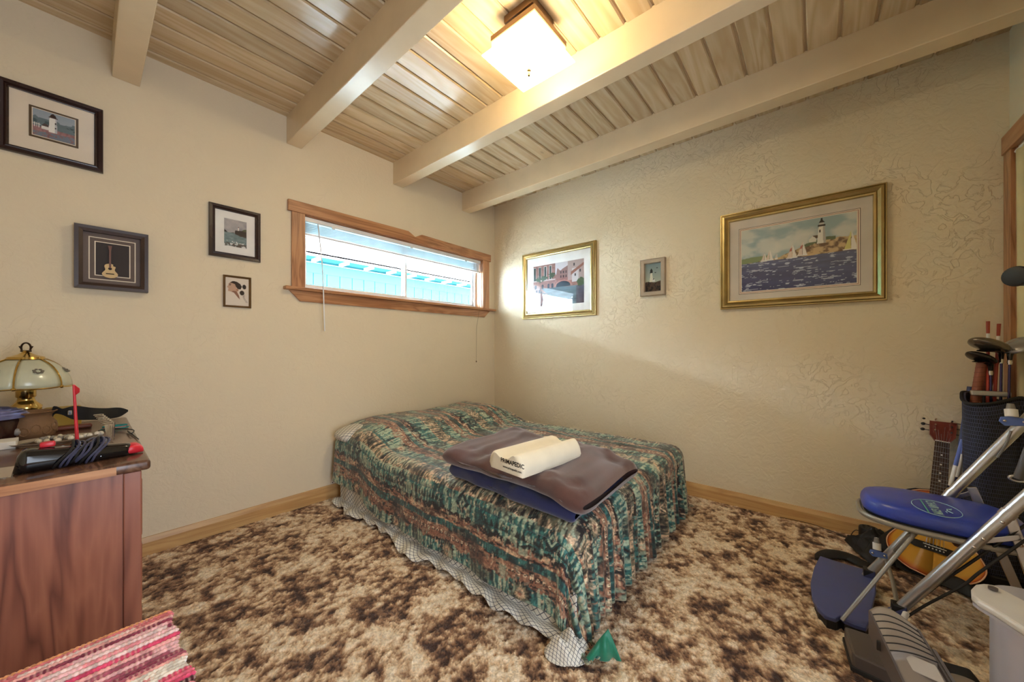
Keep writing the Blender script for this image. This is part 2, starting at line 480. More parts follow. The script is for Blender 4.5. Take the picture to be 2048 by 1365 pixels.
# closet behind the curtain
mb = MB(); mb.box(CX0-0.3, 0.0, YF-0.9, YF-0.8, FZ, CZ); mb.box(CX0-0.4, CX0-0.3, YF-0.9, YF-0.12, FZ, CZ); mb.box(CX0-0.4, 0.0, YF-0.9, YF-0.12, 2.3, 2.35)
tag(part('wall_closet', mb, M['wall']), kind='structure')

# carpet: displaced pile
def carpet_material():
    m, n, l, b = newmat('brown sculptured carpet')
    b.inputs['Roughness'].default_value = 0.6; b.inputs['Specular IOR Level'].default_value = 0.35
    b.inputs['Sheen Weight'].default_value = 0.15
    a = N(n, 'ShaderNodeVertexColor'); a.layer_name = 'Col'
    tc = N(n, 'ShaderNodeTexCoord')
    n1 = N(n, 'ShaderNodeTexNoise'); n1.inputs['Scale'].default_value = 170; n1.inputs['Detail'].default_value = 3; n1.inputs['Distortion'].default_value = 0.8
    l.new(tc.outputs['Object'], n1.inputs['Vector'])
    mr = N(n, 'ShaderNodeMapRange'); mr.inputs['From Min'].default_value = 0.32; mr.inputs['From Max'].default_value = 0.62
    mr.inputs['To Min'].default_value = 0.78; mr.inputs['To Max'].default_value = 1.14
    n9 = N(n, 'ShaderNodeTexNoise'); n9.inputs['Scale'].default_value = 120; n9.inputs['Detail'].default_value = 2
    of = N(n, 'ShaderNodeVectorMath', operation='ADD'); of.inputs[1].default_value = (7.3, 2.1, 4.4); l.new(tc.outputs['Object'], of.inputs[0]); l.new(of.outputs[0], n9.inputs['Vector'])
    l.new(n9.outputs['Fac'], mr.inputs['Value'])
    hv = N(n, 'ShaderNodeHueSaturation'); l.new(mr.outputs[0], hv.inputs['Value']); l.new(a.outputs['Color'], hv.inputs['Color'])
    bp = N(n, 'ShaderNodeBump'); bp.inputs['Strength'].default_value = 0.7; bp.inputs['Distance'].default_value = 0.006
    l.new(n1.outputs['Fac'], bp.inputs['Height']); l.new(bp.outputs['Normal'], b.inputs['Normal'])
    l.new(hv.outputs['Color'], b.inputs['Base Color']); return m
gx = np.linspace(XL, 0.0, 640); gy = np.linspace(YF-0.8, 0.0, 800)
GX, GY = np.meshgrid(gx, gy, indexing='ij')
c1 = fbm(GX*11, GY*11, 3, 4); c2 = fbm(GX*34, GY*34, 9, 4); c3 = _h(np.arange(640)[:,None]*1.0, np.arange(800)[None,:]*1.0, 5)
c4 = fbm(GX*60+c2*3, GY*60, 21, 2)
t = np.clip(0.55 + (c1-0.5)*1.5 + (c2-0.5)*1.35 + (c4-0.5)*0.8 + (c3-0.5)*0.30, 0, 1)
k0 = np.array(S(58, 31, 21)); k1 = np.array(S(154, 115, 85)); k2 = np.array(S(222, 192, 156)); k3 = np.array(S(240, 222, 196))
tt = t[...,None]
cc = np.where(tt < 0.4, k0+(k1-k0)*(tt/0.4), np.where(tt < 0.7, k1+(k2-k1)*((tt-0.4)/0.3), k2+(k3-k2)*((tt-0.7)/0.3)))
zz = FZ + (c3-0.5)*0.006 + (c4-0.5)*0.010 + (c2-0.5)*0.010
fl = gridmesh('floor', np.stack([GX, GY, zz], -1), carpet_material(), col=cc, smooth=True)
tag(fl, kind='structure')
sub = part('underlay', MB().box(XL-0.15, 0.15, YF-0.9, 0.13, FZ-0.12, FZ-0.03), M['dark'], fl)

# ceiling: boards and beams
ceil = tag(part('ceiling', MB().box(XL-0.15, 0.15, YF-0.9, 0.13, CZ+0.013, CZ+0.10), plain('bare pine backing', S(205, 182, 148), 0.7)), kind='structure')
cw = 0.132; g = 0.010; ch = 0.007
pb = MB()
sec = [(-cw/2+g/2, ch), (-cw/2+g/2+ch*0.8, 0), (cw/2-g/2-ch*0.8, 0), (cw/2-g/2, ch), (cw/2-g/2, 0.03), (-cw/2+g/2, 0.03)]
pb.prism([(XL, y, z) for y, z in sec], (-XL, 0, 0))
plank0 = None
for i in range(27):
    yc = -0.059 + cw/2 - i*cw - 0.0
    if yc + cw/2 < YF: break
    if plank0 is None:
        me_b = MB(); me_b.add([(p[0], p[1], p[2]) for p in pb.v], pb.f)
        plank0 = part('plank', me_b.xf(Matrix.Translation(wloc(ceil))), M['plank'], ceil)
        base_off = Vector((0, 0, CZ)) - wloc(ceil)
        plank0.location = base_off + Vector((0, yc, 0))
    else:
        copy_part(plank0, ceil, base_off + Vector((0, yc, 0)))
BEAMS = [(-2.857, -2.757), (-2.066, -1.972), (-1.262, -1.165), (-0.483, -0.375)]
for x0, x1 in BEAMS:
    part('beam', MB().box(x0, x1, YF, 0.0, 2.475, CZ+0.01), M['beam'], ceil, bevel=0.004)

# baseboards
def bb_profile(h): return [(0, 0), (0.016, 0), (0.016, h*0.72), (0.008, h), (0, h)]
mb = MB(); mb.prism([(XL, -d, FZ+z) for d, z in bb_profile(0.098)], (-XL, 0, 0))
tag(part('baseboard_back', mb, M['base_x']), kind='structure')
mb = MB(); mb.prism([(-d, YF, FZ+z) for d, z in bb_profile(0.098)], (0, -YF-0.016, 0))
tag(part('baseboard_right', mb, M['base_y']), kind='structure')

# ------------------------------------------------------------------ window
win = setting('window_1', (-1.07, 0, 1.5))
mb = MB()
head = [(-2.062, 2.023), (-2.062, 2.098), (-1.125, 2.108), (-1.055, 2.072), (-0.985, 2.108), (-0.081, 2.098), (-0.081, 2.023)]
part('casing_head', MB().prism([(x, -0.024, z) for x, z in head], (0, 0.024, 0)), M['trimwood'], win, bevel=0.003)
part('casing_side', MB().box(-2.038, -1.955, -0.018, 0, 1.506, 2.023), M['trimwood_v'], win, bevel=0.002)
part('casing_side', MB().box(-0.198, -0.103, -0.018, 0, 1.506, 2.023), M['trimwood_v'], win, bevel=0.002)
part('stool', MB().box(-2.086, -0.022, -0.050, 0.085, 1.484, 1.507), M['trimwood'], win, bevel=0.005)
part('apron', MB().prism([(-2.055, -0.018, 1.484), (-1.985, -0.018, 1.412), (-0.175, -0.018, 1.412), (-0.092, -0.018, 1.484)], (0, 0.018, 0)), M['trimwood'], win, bevel=0.002)
# jamb lining
part('jamb', MB().box(WX0-0.005, WX0+0.012, 0, 0.09, 1.506, 2.03), M['trimwood_v'], win)
part('jamb', MB().box(WX1-0.012, WX1+0.005, 0, 0.09, 1.506, 2.03), M['trimwood_v'], win)
part('jamb', MB().box(WX0, WX1, 0, 0.09, 2.018, 2.035), M['trimwood'], win)
mb = MB(); fx0, fx1 = WX0+0.012, WX1-0.012
mb.box(fx0, fx1, 0.085, 0.128, 1.507, 1.532); mb.box(fx0, fx1, 0.085, 0.128, 1.995, 2.018)
mb.box(fx0, fx0+0.022, 0.085, 0.128, 1.532, 1.995); mb.box(fx1-0.022, fx1, 0.085, 0.128, 1.532, 1.995)
part('window_frame', mb, M['white'], win)
xm = -1.085
def sash(x0, x1, y0, y1):
    mb = MB(); t_ = 0.020
    mb.box(x0, x1, y0, y1, 1.532, 1.532+t_); mb.box(x0, x1, y0, y1, 1.995-t_, 1.995)
    mb.box(x0, x0+t_, y0, y1, 1.532+t_, 1.995-t_); mb.box(x1-t_, x1, y0, y1, 1.532+t_, 1.995-t_)
    s_ = part('sash', mb, M['white'], win)
    part('pane', MB().box(x0+t_, x1-t_, (y0+y1)/2-0.001, (y0+y1)/2+0.001, 1.532+t_, 1.995-t_), M['pane'], s_)
    return s_
sash(fx0+0.022, xm+0.018, 0.089, 0.104)
s2 = sash(xm-0.018, fx1-0.022, 0.108, 0.123)
part('latch', MB().rbox(xm-0.008, xm+0.010, 0.076, 0.089, 1.70, 1.765, 0.003), M['white'], win)

# raised blind
bl = thing('window_blind', (-1.07, 0.04, 1.9), 'raised white mini blind bunched under the window head', 'blind')
part('headrail', MB().rbox(fx0+0.004, fx1-0.004, 0.012, 0.052, 1.985, 2.016, 0.002), M['whitemetal'], bl)
sl0 = None
for i in range(14):
    z = 1.977 - i*0.0052
    if sl0 is None:
        sl0 = part('slat', MB().prism([(fx0+0.008, 0.018, z), (fx0+0.008, 0.031, z+0.0022), (fx0+0.008, 0.045, z), (fx0+0.008, 0.045, z-0.0008), (fx0+0.008, 0.031, z+0.0014), (fx0+0.008, 0.018, z-0.0008)], (fx1-fx0-0.016, 0, 0)), M['slat'], bl)
    else:
        copy_part(sl0, bl, (0, 0, -i*0.0052))
part('bottom_rail', MB().rbox(fx0+0.008, fx1-0.008, 0.016, 0.047, 1.889, 1.902, 0.002), M['slat'], bl)
for x in (-1.75, -1.07, -0.42):
    part('ladder_clip', MB().rbox(x-0.012, x+0.012, 0.006, 0.014, 1.972, 1.990, 0.002), M['whitemetal'], bl)
part('tilt_wand', MB().tube([(-1.862, 0.004, 1.982), (-1.858, -0.054, 1.70), (-1.850, -0.056, 1.52), (-1.832, -0.035, 1.21)], 0.0042, 8), M['whitemetal'], bl, smooth=True)
cord = part('pull_cord', MB().tube([(-0.27, 0.006, 1.98), (-0.285, -0.052, 1.62), (-0.287, -0.056, 1.50), (-0.297, -0.02, 1.30), (-0.299, -0.018, 0.95)], 0.0014, 6), plain('tan cord', S(150, 130, 100), 0.8), bl)
part('tassel', MB().lathe([(0.002, 0.018), (0.005, 0.012), (0.006, 0.0)], (-0.299, -0.018, 0.932), 10), M['bronze'], cord)

# ------------------------------------------------------------------ outside: own porch roof, yard, house next door
tag(part('porch_roof', MB().box(-6, 5, 0.13, 2.55, 2.52, 2.62), M['white']), 'white underside of the porch roof outside the window', 'porch roof')
fas = part('fascia', MB().box(-6, 5, 2.55, 2.60, 2.43, 2.64), M['white'], bpy.data.objects['porch_roof'])
for y in (0.9, 1.7, 2.3):
    part('batten', MB().box(-6, 5, y, y+0.05, 2.49, 2.52), M['white'], bpy.data.objects['porch_roof'])
tag(part('yard_bounce_ground', MB().box(-14, 14, 0.13, 14, -0.35, -0.25), plain('pale bounce concrete', S(205, 205, 200), 0.9)), kind='structure')  # unseen ground plane, added pale to bounce skylight up at the window
teal = plain('deep aqua matte siding', S(38, 84, 88), 1.0, spec=0.0)
tealdk = teal
nb = thing('neighbour_house', (0, 6, -0.25), 'aqua sided house seen through the window', 'house')
part('gable_wall', MB().box(-7, 13, 6.06, 6.3, -0.25, 3.02), teal, nb)
bo = None
for i in range(46):
    x = -3.2 + i*0.30
    if bo is None: bo = part('siding_board', MB().box(x+0.008, x+0.292, 6.02, 6.07, -0.2, 2.78), teal, nb)
    else: copy_part(bo, nb, (i*0.30, 0, 0))
part('frieze_board', MB().box(-7, 13, 6.01, 6.06, 2.78, 3.0), teal, nb)
part('soffit', MB().box(-7, 13, 5.62, 6.3, 3.08, 3.11), tealdk, nb)
ra = None
for i in range(20):
    x = -4.6 + i*0.62
    if ra is None: ra = part('rafter', MB().box(x, x+0.07, 5.64, 6.02, 3.02, 3.08), M['white'], nb)
    else: copy_part(ra, nb, (i*0.62, 0, 0))
part('gutter', MB().box(-7, 13, 5.54, 5.63, 3.07, 3.15), M['white'], nb)
part('roof', MB().prism([(-7, 5.54, 3.14), (-7, 9.5, 3.34), (-7, 9.5, 3.28), (-7, 5.54, 3.1)], (20, 0, 0)), plain('light roof shingle', S(225, 225, 228), 0.8), nb)

# ------------------------------------------------------------------ closet casing, curtain
dr = setting('door_1', (CX1, YF, FZ))
part('casing_side', MB().box(CX1, -0.006, YF, YF+0.02, FZ, 2.045), M['trimwood_v'], dr, bevel=0.003)
part('casing_side', MB().box(CX0-0.08, CX0, YF, YF+0.02, FZ, 2.045), M['trimwood_v'], dr, bevel=0.003)
part('casing_head', MB().box(CX0-0.1, -0.003, YF, YF+0.026, 2.045, 2.135), M['trimwood'], dr, bevel=0.003)
part('jamb', MB().box(CX1-0.018, CX1+0.002, YF-0.12, YF+0.004, FZ, 2.045), M['trimwood_v'], dr)
part('jamb', MB().box(CX0-0.002, CX0+0.018, YF-0.12, YF+0.004, FZ, 2.045), M['trimwood_v'], dr)
nu, nv = 120, 30
u = np.linspace(0, 1, nu)[:,None]; v = np.linspace(0, 1, nv)[None,:]
cxs = -0.118 - 0.80*u + 0*v
pos = np.stack([cxs - 0.012*np.sin(v*3), YF+0.008+0.006*np.sin(u*60)*(0.5+0.5*v)-0.0+0*v, 2.02-1.98*v+0*u], -1)
cur = gridmesh('closet_curtain', pos, plain('cream cotton curtain', S(222, 204, 156), 0.85, bump=0.3, bscale=300), solid=0.003)
tag(cur, 'cream closet curtain hanging beside the wooden casing', 'curtain')
part('curtain_rod', MB().cyl((CX0+0.02, YF+0.006, 2.022), (CX1-0.02, YF+0.006, 2.022), 0.007), M['whitemetal'], cur)
dr2 = setting('door_2', (DX0, YF, FZ))
part('casing_side', MB().box(DX0-0.08, DX0, YF, YF+0.02, FZ, 2.06), M['trimwood_v'], dr2)
part('casing_side', MB().box(DX1, DX1+0.08, YF, YF+0.02, FZ, 2.06), M['trimwood_v'], dr2)
hall = MB()  # unseen hall shell, added to keep outside light from entering by the doorway
hall.box(DX0-0.35, DX0-0.25, -5.2, YF-0.12, FZ, 2.5); hall.box(DX1+0.55, DX1+0.65, -5.2, YF-0.92, FZ, 2.5); hall.box(DX0-0.35, DX1+0.65, -5.3, -5.2, FZ, 2.5)
hall.box(DX0-0.35, DX1+0.65, -5.3, YF-0.12, 2.5, 2.6); hall.box(DX0-0.35, DX1+0.65, -5.3, YF-0.82, FZ-0.1, FZ); hall.box(DX1+0.55, DX1+0.65, -5.2, YF-0.12, FZ, 2.5)
tag(part('wall_hall_blocker', hall, M['wall']), kind='structure')
part('casing_head', MB().box(DX0-0.09, DX1+0.09, YF, YF+0.02, 2.06, 2.14), M['trimwood'], dr2)

# outlet
ou = thing('wall_outlet', (-1.735, 0, 0.08), 'small white wall outlet above the baseboard by the bed head', 'outlet')
part('cover_plate', MB().rbox(-1.775, -1.700, -0.007, 0.0, 0.079, 0.150, 0.002), M['mat_cream'], ou)
part('socket', MB().rbox(-1.752, -1.722, -0.009, -0.006, 0.100, 0.130, 0.001), M['white'], ou)
part('screw', MB().cyl((-1.765, -0.0095, 0.09), (-1.765, -0.006, 0.09), 0.004), M['black'], ou)

# ------------------------------------------------------------------ ceiling lamp
LX, LY = -1.585, -1.70
lp = thing('ceiling_light', (LX, LY, CZ), 'square frosted glass ceiling light with bronze bracket between the beams', 'ceiling light')
part('canopy', MB().rbox(LX-0.085, LX+0.085, LY-0.085, LY+0.085, CZ-0.034, CZ+0.002, 0.004), M['bronze'], lp)
part('stem', MB().rbox(LX-0.045, LX+0.045, LY-0.045, LY+0.045, CZ-0.105, CZ-0.034, 0.004), M['bronze'], lp)
mb = MB(); fr = 0.128
for (x0, x1, y0, y1) in ((-fr, fr, -fr, -fr+0.012), (-fr, fr, fr-0.012, fr), (-fr, -fr+0.012, -fr+0.012, fr-0.012), (fr-0.012, fr, -fr+0.012, fr-0.012)):
    mb.box(LX+x0, LX+x1, LY+y0, LY+y1, CZ-0.122, CZ-0.098)
mb.box(LX-fr+0.012, LX+fr-0.012, LY-fr+0.012, LY+fr-0.012, CZ-0.104, CZ-0.098)
part('frame', mb, M['bronze'], lp)
def glow(name, col, strength):
    m, n, l, b = newmat(name)
    b.inputs['Base Color'].default_value = (0.9, 0.85, 0.7, 1)
    b.inputs['Emission Color'].default_value = (*col, 1); b.inputs['Emission Strength'].default_value = strength
    tc = N(n, 'ShaderNodeTexCoord'); nz = N(n, 'ShaderNodeTexNoise'); nz.inputs['Scale'].default_value = 8
    l.new(tc.outputs['Object'], nz.inputs['Vector'])
    r = ramp(n, [(0.3, tuple(c*0.85 for c in col)), (0.7, col)]); l.new(nz.outputs['Fac'], r.inputs['Fac'])
    l.new(r.outputs['Color'], b.inputs['Emission Color'])
    return m
M['lampglass'] = glow('lit frosted glass', (1.0, 0.83, 0.55), 27.0)
M['lampcollar'] = glow('dim frosted collar', (1.0, 0.80, 0.48), 5.0)
# dished square glass
n_ = 25; gs = 0.156
a = np.linspace(-1, 1, n_); A, B = np.meshgrid(a, a, indexing='ij')
dz = 0.046*np.maximum(np.abs(A), np.abs(B))**2.5
gridmesh('shade', np.stack([LX+A*gs, LY+B*gs, CZ-0.234+dz], -1), M['lampglass'], lp, solid=0.005)
mb = MB()
mb.box(LX-fr+0.004, LX+fr-0.004, LY-fr+0.004, LY+fr-0.004, CZ-0.190, CZ-0.124)
part('glass_collar', mb, M['lampcollar'], lp)
part('finial', MB().lathe([(0.0, 0.0), (0.006, 0.003), (0.008, 0.014), (0.006, 0.022), (0.010, 0.026), (0.010, 0.040), (0.007, 0.052)], (LX, LY, CZ-0.276), 14), plain('dark brass finial', S(120, 92, 40), 0.35, metal=0.6), lp, smooth=True)

# ------------------------------------------------------------------ bed
BXL, BXR, BYH, BYF = -1.765, -0.285, -0.075, -2.055
bed = thing('bed', ((BXL+BXR)/2, (BYH+BYF)/2, FZ), 'low queen bed on the carpet under a patterned spread', 'bed')
part('box_spring', MB().rbox(BXL+0.02, BXR-0.02, BYF+0.02, BYH, FZ+0.005, 0.17, 0.02), plain('ticking', S(205, 200, 192), 0.9), bed)
part('mattress', MB().rbox(BXL+0.015, BXR-0.015, BYF+0.015, BYH, 0.172, 0.385, 0.05, 4), plain('mattress ticking', S(225, 222, 215), 0.9), bed, smooth=True)

def lattice_material():
    m, n, l, b = newmat('lattice print sheet')
    b.inputs['Roughness'].default_value = 0.85
    uvn = N(n, 'ShaderNodeUVMap')
    sx = N(n, 'ShaderNodeSeparateXYZ'); l.new(uvn.outputs[0], sx.inputs[0])
    def lines(op):
        a = N(n, 'ShaderNodeMath', operation=op); l.new(sx.outputs[0], a.inputs[0]); l.new(sx.outputs[1], a.inputs[1])
        s_ = N(n, 'ShaderNodeMath', operation='MULTIPLY'); s_.inputs[1].default_value = 29.0; l.new(a.outputs[0], s_.inputs[0])
        pp = N(n, 'ShaderNodeMath', operation='PINGPONG'); pp.inputs[1].default_value = 0.5; l.new(s_.outputs[0], pp.inputs[0])
        lt = N(n, 'ShaderNodeMath', operation='LESS_THAN'); lt.inputs[1].default_value = 0.07; l.new(pp.outputs[0], lt.inputs[0])
        return lt
    a, c = lines('ADD'), lines('SUBTRACT')
    mx = N(n, 'ShaderNodeMath', operation='MAXIMUM'); l.new(a.outputs[0], mx.inputs[0]); l.new(c.outputs[0], mx.inputs[1])
    mc = N(n, 'ShaderNodeMix', data_type='RGBA'); l.new(mx.outputs[0], mc.inputs['Factor'])
    mc.inputs[6].default_value = (*S(226, 222, 210), 1); mc.inputs[7].default_value = (*S(92, 94, 104), 1)
    l.new(mc.outputs[2], b.inputs['Base Color']); return m
M['lattice'] = lattice_material()

# spread ------------------------------------------------------------
SW, SL = BXR-BXL, BYH-BYF
dl, df, drr = 0.330, 0.390, 0.28
ns, nt = 450, 520
s1 = np.linspace(-dl, SW+drr, ns); t1 = np.linspace(0, SL+df, nt)
SS, TT = np.meshgrid(s1, t1, indexing='ij')
Rr = 0.075
ex = np.where(SS < Rr, Rr-SS, 0) - np.where(SS > SW-Rr, SS-(SW-Rr), 0)    # + left, - right
ey = np.where(TT > SL-Rr, TT-(SL-Rr), 0)
e = np.hypot(ex, ey) + 1e-9
e = e*np.where((ex > 0) & (ey > 0), 1 + 0.09*np.sin(2*np.arctan2(ey, np.maximum(ex, 1e-9))), 1)
e0 = np.hypot(ex, ey) + 1e-9; nx = -ex/e0; ny = -ey/e0
bx = BXL + np.clip(SS, Rr, SW-Rr); by = BYH - np.clip(TT, 0, SL-Rr)
arc = Rr*math.pi/2
hh = np.where(e < arc, Rr*np.sin(np.clip(e/Rr, 0, math.pi/2)), Rr)
drop = np.where(e < arc, Rr*(1-np.cos(np.clip(e/Rr, 0, math.pi/2))), Rr + (e-arc))
sx_in = np.clip(SS, 0, SW)
mound = 0.128*(1-sst(0.30, 0.66, TT)) * (0.55+0.45*sst(-0.02, 0.28, SS)*sst(-0.02, 0.22, SW-SS))
mound *= 1 - 0.08*np.exp(-((SS-SW/2)/0.10)**2)
ztop = 0.415 + mound + (fbm(SS*4, TT*4, 2, 3)-0.5)*0.022 + (fbm(SS*14+3, TT*6, 8, 3)-0.5)*0.010
dn = np.clip((drop-0.04)/0.35, 0, 1)                     # how far down the side
ang = np.arctan2(ey, np.maximum(ex, 1e-9))               # 0 left side .. pi/2 foot
corner = (ex > 0) & (ey > 0)
# hanging folds along the foot, a few soft ones along the sides
foot = ey/e0
along = SS + 0.03*np.sin(SS*5)
fold = foot**2 * dn * (0.014*np.sin(along*2*math.pi/0.115+0.6*np.sin(SS*9)) + 0.010*np.sin(along*2*math.pi/0.051) + 0.008*np.sin(along*2*math.pi/0.31))
fold += (1-foot**2) * dn * (0.010*np.sin(TT*2*math.pi/0.52+1) + 0.005*np.sin(TT*2*math.pi/0.21))
cm = np.where(corner, np.sin(2*ang), 0)
fold += dn * cm * (0.055*np.exp(-((ang-1.10)/0.22)**2) - 0.026*np.exp(-((ang-0.52)/0.16)**2))
hx = bx + nx*(hh+fold+0.018*dn); hy_ = by + ny*(hh+fold+0.018*dn)
z = ztop - drop
seam = np.exp(-((SS+0.035)/0.006)**2)*(TT < SL)                 # stitched seam drawn in as a groove
hx = hx - nx*0.007*seam; z = z - 0.006*seam
floor_z = FZ + 0.012
left = np.clip(floor_z - z, 0, None)
lay = np.where(left > 0, left, 0)
hx = hx + nx*lay*0.5; hy_ = hy_ + ny*lay*0.5
z = np.where(left > 0, floor_z + 0.010*np.abs(np.sin(lay*60+SS*20)) + 0.018*lay/0.15*np.abs(np.sin(ang*7)), z)

# woven-look print: long bands with jagged edges, diamonds and sunbursts
def spread_colour(s, t):
    cBLK = np.array(S(24, 20, 22)); cTEAL = np.array(S(50, 104, 98)); cTEALD = np.array(S(28, 62, 64)); cSAGE = np.array(S(150, 166, 142))
    cRUST = np.array(S(132, 88, 68)); cTAN = np.array(S(188, 158, 126)); cOLIVE = np.array(S(102, 96, 76)); cCREAM = np.array(S(216, 190, 158)); cPINK = np.array(S(150, 112, 88))
    per = 0.46
    wob = 0.010*(fbm(t*5, s*2, 31, 2)-0.5)
    q = (s+wob+2.0) % per
    jag = 0.020*np.abs(((t*11) % 1)*2-1) + 0.016*np.round(vn(t*70, np.floor(s*9), 5)*3)/3
    nzf = fbm(s*40, t*90, 7, 3); grain = fbm(s*260, t*160, 11, 2); stroke = fbm(t*105, s*14, 15, 3); dab = fbm(s*110, t*28, 19, 3)
    img = np.zeros(s.shape+(3,)) + cTEALD
    qq = q + jag*(0.5+0.5*np.sign(np.sin(q*40)))
    def band(a, b, c, al=1.0):
        m = (qq >= a) & (qq < b); put(img, m, c, al); return m
    m = band(0.00, 0.055, cRUST); put(img, m & (dab > 0.60), cTAN); put(img, m & (dab < 0.36), cBLK)
    m = band(0.055, 0.075, cBLK)
    m = band(0.075, 0.165, cTEAL); put(img, m & (stroke > 0.56), cSAGE); put(img, m & (stroke < 0.36), cTEALD)
    m = band(0.165, 0.182, cCREAM); put(img, m & (nzf < 0.52), cRUST)
    m = band(0.182, 0.255, cOLIVE); put(img, m & (stroke > 0.58), cTAN); put(img, m & (stroke < 0.38), cBLK)
    m = band(0.255, 0.275, cBLK); put(img, m & (nzf > 0.6), cPINK)
    m = band(0.275, 0.365, cTEAL); put(img, m & (stroke > 0.52), cSAGE); put(img, m & (stroke < 0.40), cTEALD)
    m = band(0.365, 0.425, cRUST); put(img, m & (dab > 0.57), cPINK); put(img, m & (dab < 0.38), cBLK)
    m = band(0.425, 0.47, cTEALD); put(img, m & (stroke > 0.55), cTEAL)
    # stepped zigzag teeth
    tooth = np.abs(((t/0.030) % 1)*2-1)
    for c0, dirn, col in ((0.165, -1, cSAGE), (0.255, 1, cTEAL), (0.365, 1, cRUST), (0.075, 1, cBLK)):
        d = (q-c0)*dirn
        on = vn(np.floor(t/0.30), np.floor((s+2)/per)+c0*50, 3) > 0.42
        put(img, (d > 0) & (d < 0.034*tooth) & on, col, 0.9)
    # diamonds with a hook inside
    for c0, off, step in ((0.218, 0.1, 0.44), (0.120, 0.3, 0.52)):
        tc_ = ((t+off + 0.17*np.floor((s+2)/per)) % step) - step/2
        d = np.abs(tc_)/1.0 + np.abs(q-c0)
        put(img, d < 0.052, cOLIVE if c0 > 0.2 else cTEALD); put(img, (d < 0.044) & (d > 0.034), cCREAM if c0 > 0.2 else cBLK)
        put(img, (d < 0.024) & (d > 0.015), cTAN if c0 > 0.2 else cSAGE); put(img, d < 0.007, cBLK)
    # sunbursts
    tc_ = ((t+0.22 + 0.21*np.floor((s+2+0.08)/per)) % 0.47) - 0.235; ds = q-0.318
    rr = np.hypot(tc_, ds); an = np.arctan2(ds, tc_)
    spike = 0.040 + 0.020*np.abs(((an/(2*math.pi)*14) % 1)*2-1)
    put(img, rr < spike, cBLK); put(img, rr < spike*0.72, cOLIVE); put(img, rr < spike*0.45, cTAN); put(img, rr < 0.010, cRUST)
    # rows of dots in the rust bands
    td = ((t/0.030) % 1)-0.5; dd = np.hypot(td*0.030, q-0.395)
    on = vn(np.floor(t/0.21), np.floor((s+2)/per)+9, 8) > 0.5
    put(img, (dd < 0.008) & on, cCREAM); put(img, (dd < 0.004) & on, cBLK)
    sp1 = fbm(s*75+9, t*60, 41, 3); sp2 = fbm(s*50, t*95+4, 47, 3)
    put(img, sst(0.37, 0.30, sp1), cBLK, 0.7); put(img, sst(0.68, 0.76, sp2), cCREAM, 0.6); put(img, sst(0.64, 0.74, sp1), cTEAL, 0.4)
    big = fbm(s*16+3, t*11, 53, 3)
    put(img, sst(0.40, 0.33, big), cBLK, 0.65); put(img, sst(0.64, 0.70, big)*(stroke > 0.5), cSAGE, 0.6)
    img *= (0.38+1.25*grain)[...,None]
    return np.clip(img*1.3, 0, 1)
SC = spread_colour(SS, TT)
edge = (TT > SL+df-0.008)
put(SC, edge, S(170, 160, 130), 0.7)
spr = gridmesh('bedspread', np.stack([hx, hy_, z], -1), attrmat('southwest print bedspread', 0.52, 0.45, sheen=0.25, noise=0.25, nscale=500, bump=0.25), col=SC, solid=0.006)
tag(spr, 'teal and rust patterned bedspread draped over the bed', 'bedspread')
# turned-over green lining at the foot corner
A0 = P(1216, 1258, Z=0.095); B0 = P(1242, 1322, Z=FZ+0.015); C0 = P(1168, 1322, Z=FZ+0.02)
n_ = 30; U = np.linspace(0, 1, n_)[:,None]; V = np.linspace(0, 1, n_)[None,:]
pa = np.array(A0); pb_ = np.array(B0); pc = np.array(C0)
bot = pc[None,None,:]*(1-U[...,None]) + pb_[None,None,:]*U[...,None]
top = pa[None,None,:]*(0.55+0.45*U[...,None]) + pc[None,None,:]*(0.45-0.45*U[...,None])
pos = top*(1-V[...,None]) + bot*V[...,None]
bul = (np.sin(U*math.pi)*np.sin(V*math.pi)*0.018 + 0.010*np.sin(U*14)*V)
pos[...,0] -= bul*0.7; pos[...,1] -= bul*0.5; pos[...,2] += np.abs(bul)*0.6
gridmesh('lining', pos, plain('green satin lining', S(8, 120, 92), 0.45, sheen=0.3), spr, solid=0.003, label='turned-up green lining')

# lattice sheet hanging below the spread on the long side, with a heap at the corner
ys = np.linspace(-0.12, -2.06, 320); vv = np.linspace(0, 1, 40)
YY, VV = np.meshgrid(ys, vv, indexing='ij')
spread_w = 0.020 + 0.060*np.exp(-((YY+1.08)/0.14)**2) + 0.045*np.exp(-((YY+0.40)/0.10)**2) + 0.025*np.exp(-((YY+1.7)/0.22)**2) + 0.03*np.exp(-((YY+0.16)/0.06)**2)
hang = np.clip(VV/0.62, 0, 1); lie = np.clip((VV-0.62)/0.38, 0, 1)
X_ = BXL + 0.006 - lie*(spread_w+0.030) + 0.006*np.sin(YY*34)*hang
zt = 0.25 - 0.0*YY
Z_ = zt + (FZ+0.028-zt)*hang + lie*(0.016*np.sin(lie*math.pi) + 0.010*np.sin(YY*47+lie*3) - 0.006)
X_ = np.where(VV < 0.25, X_ + 0.03*(1-VV/0.25), X_)
sh = gridmesh('bed_sheet', np.stack([X_, YY, Z_], -1), M['lattice'], uv=np.stack([YY, VV*0.42], -1), solid=0.003)
tag(sh, 'white sheet with grey lattice print trailing onto the carpet', 'sheet')
n_ = 60; a = np.linspace(-1, 1, n_); A, B = np.meshgrid(a, a, indexing='ij')
hp = P(1135, 1300, Z=FZ+0.02); cxp, cyp = hp.x, hp.y
rad = np.hypot(A, B)
hgt = 0.075*np.clip(1-rad**2, 0, 1)**0.8 * (0.55+0.6*fbm(A*2.3+5, B*2.3, 4, 3)) + 0.022*np.sin(A*9+B*4)*np.clip(1-rad, 0, 1)
th = math.atan2(RT[1], RT[0])
lx, ly = A*np.sqrt(1-B*B/2)*0.085, B*np.sqrt(1-A*A/2)*0.058
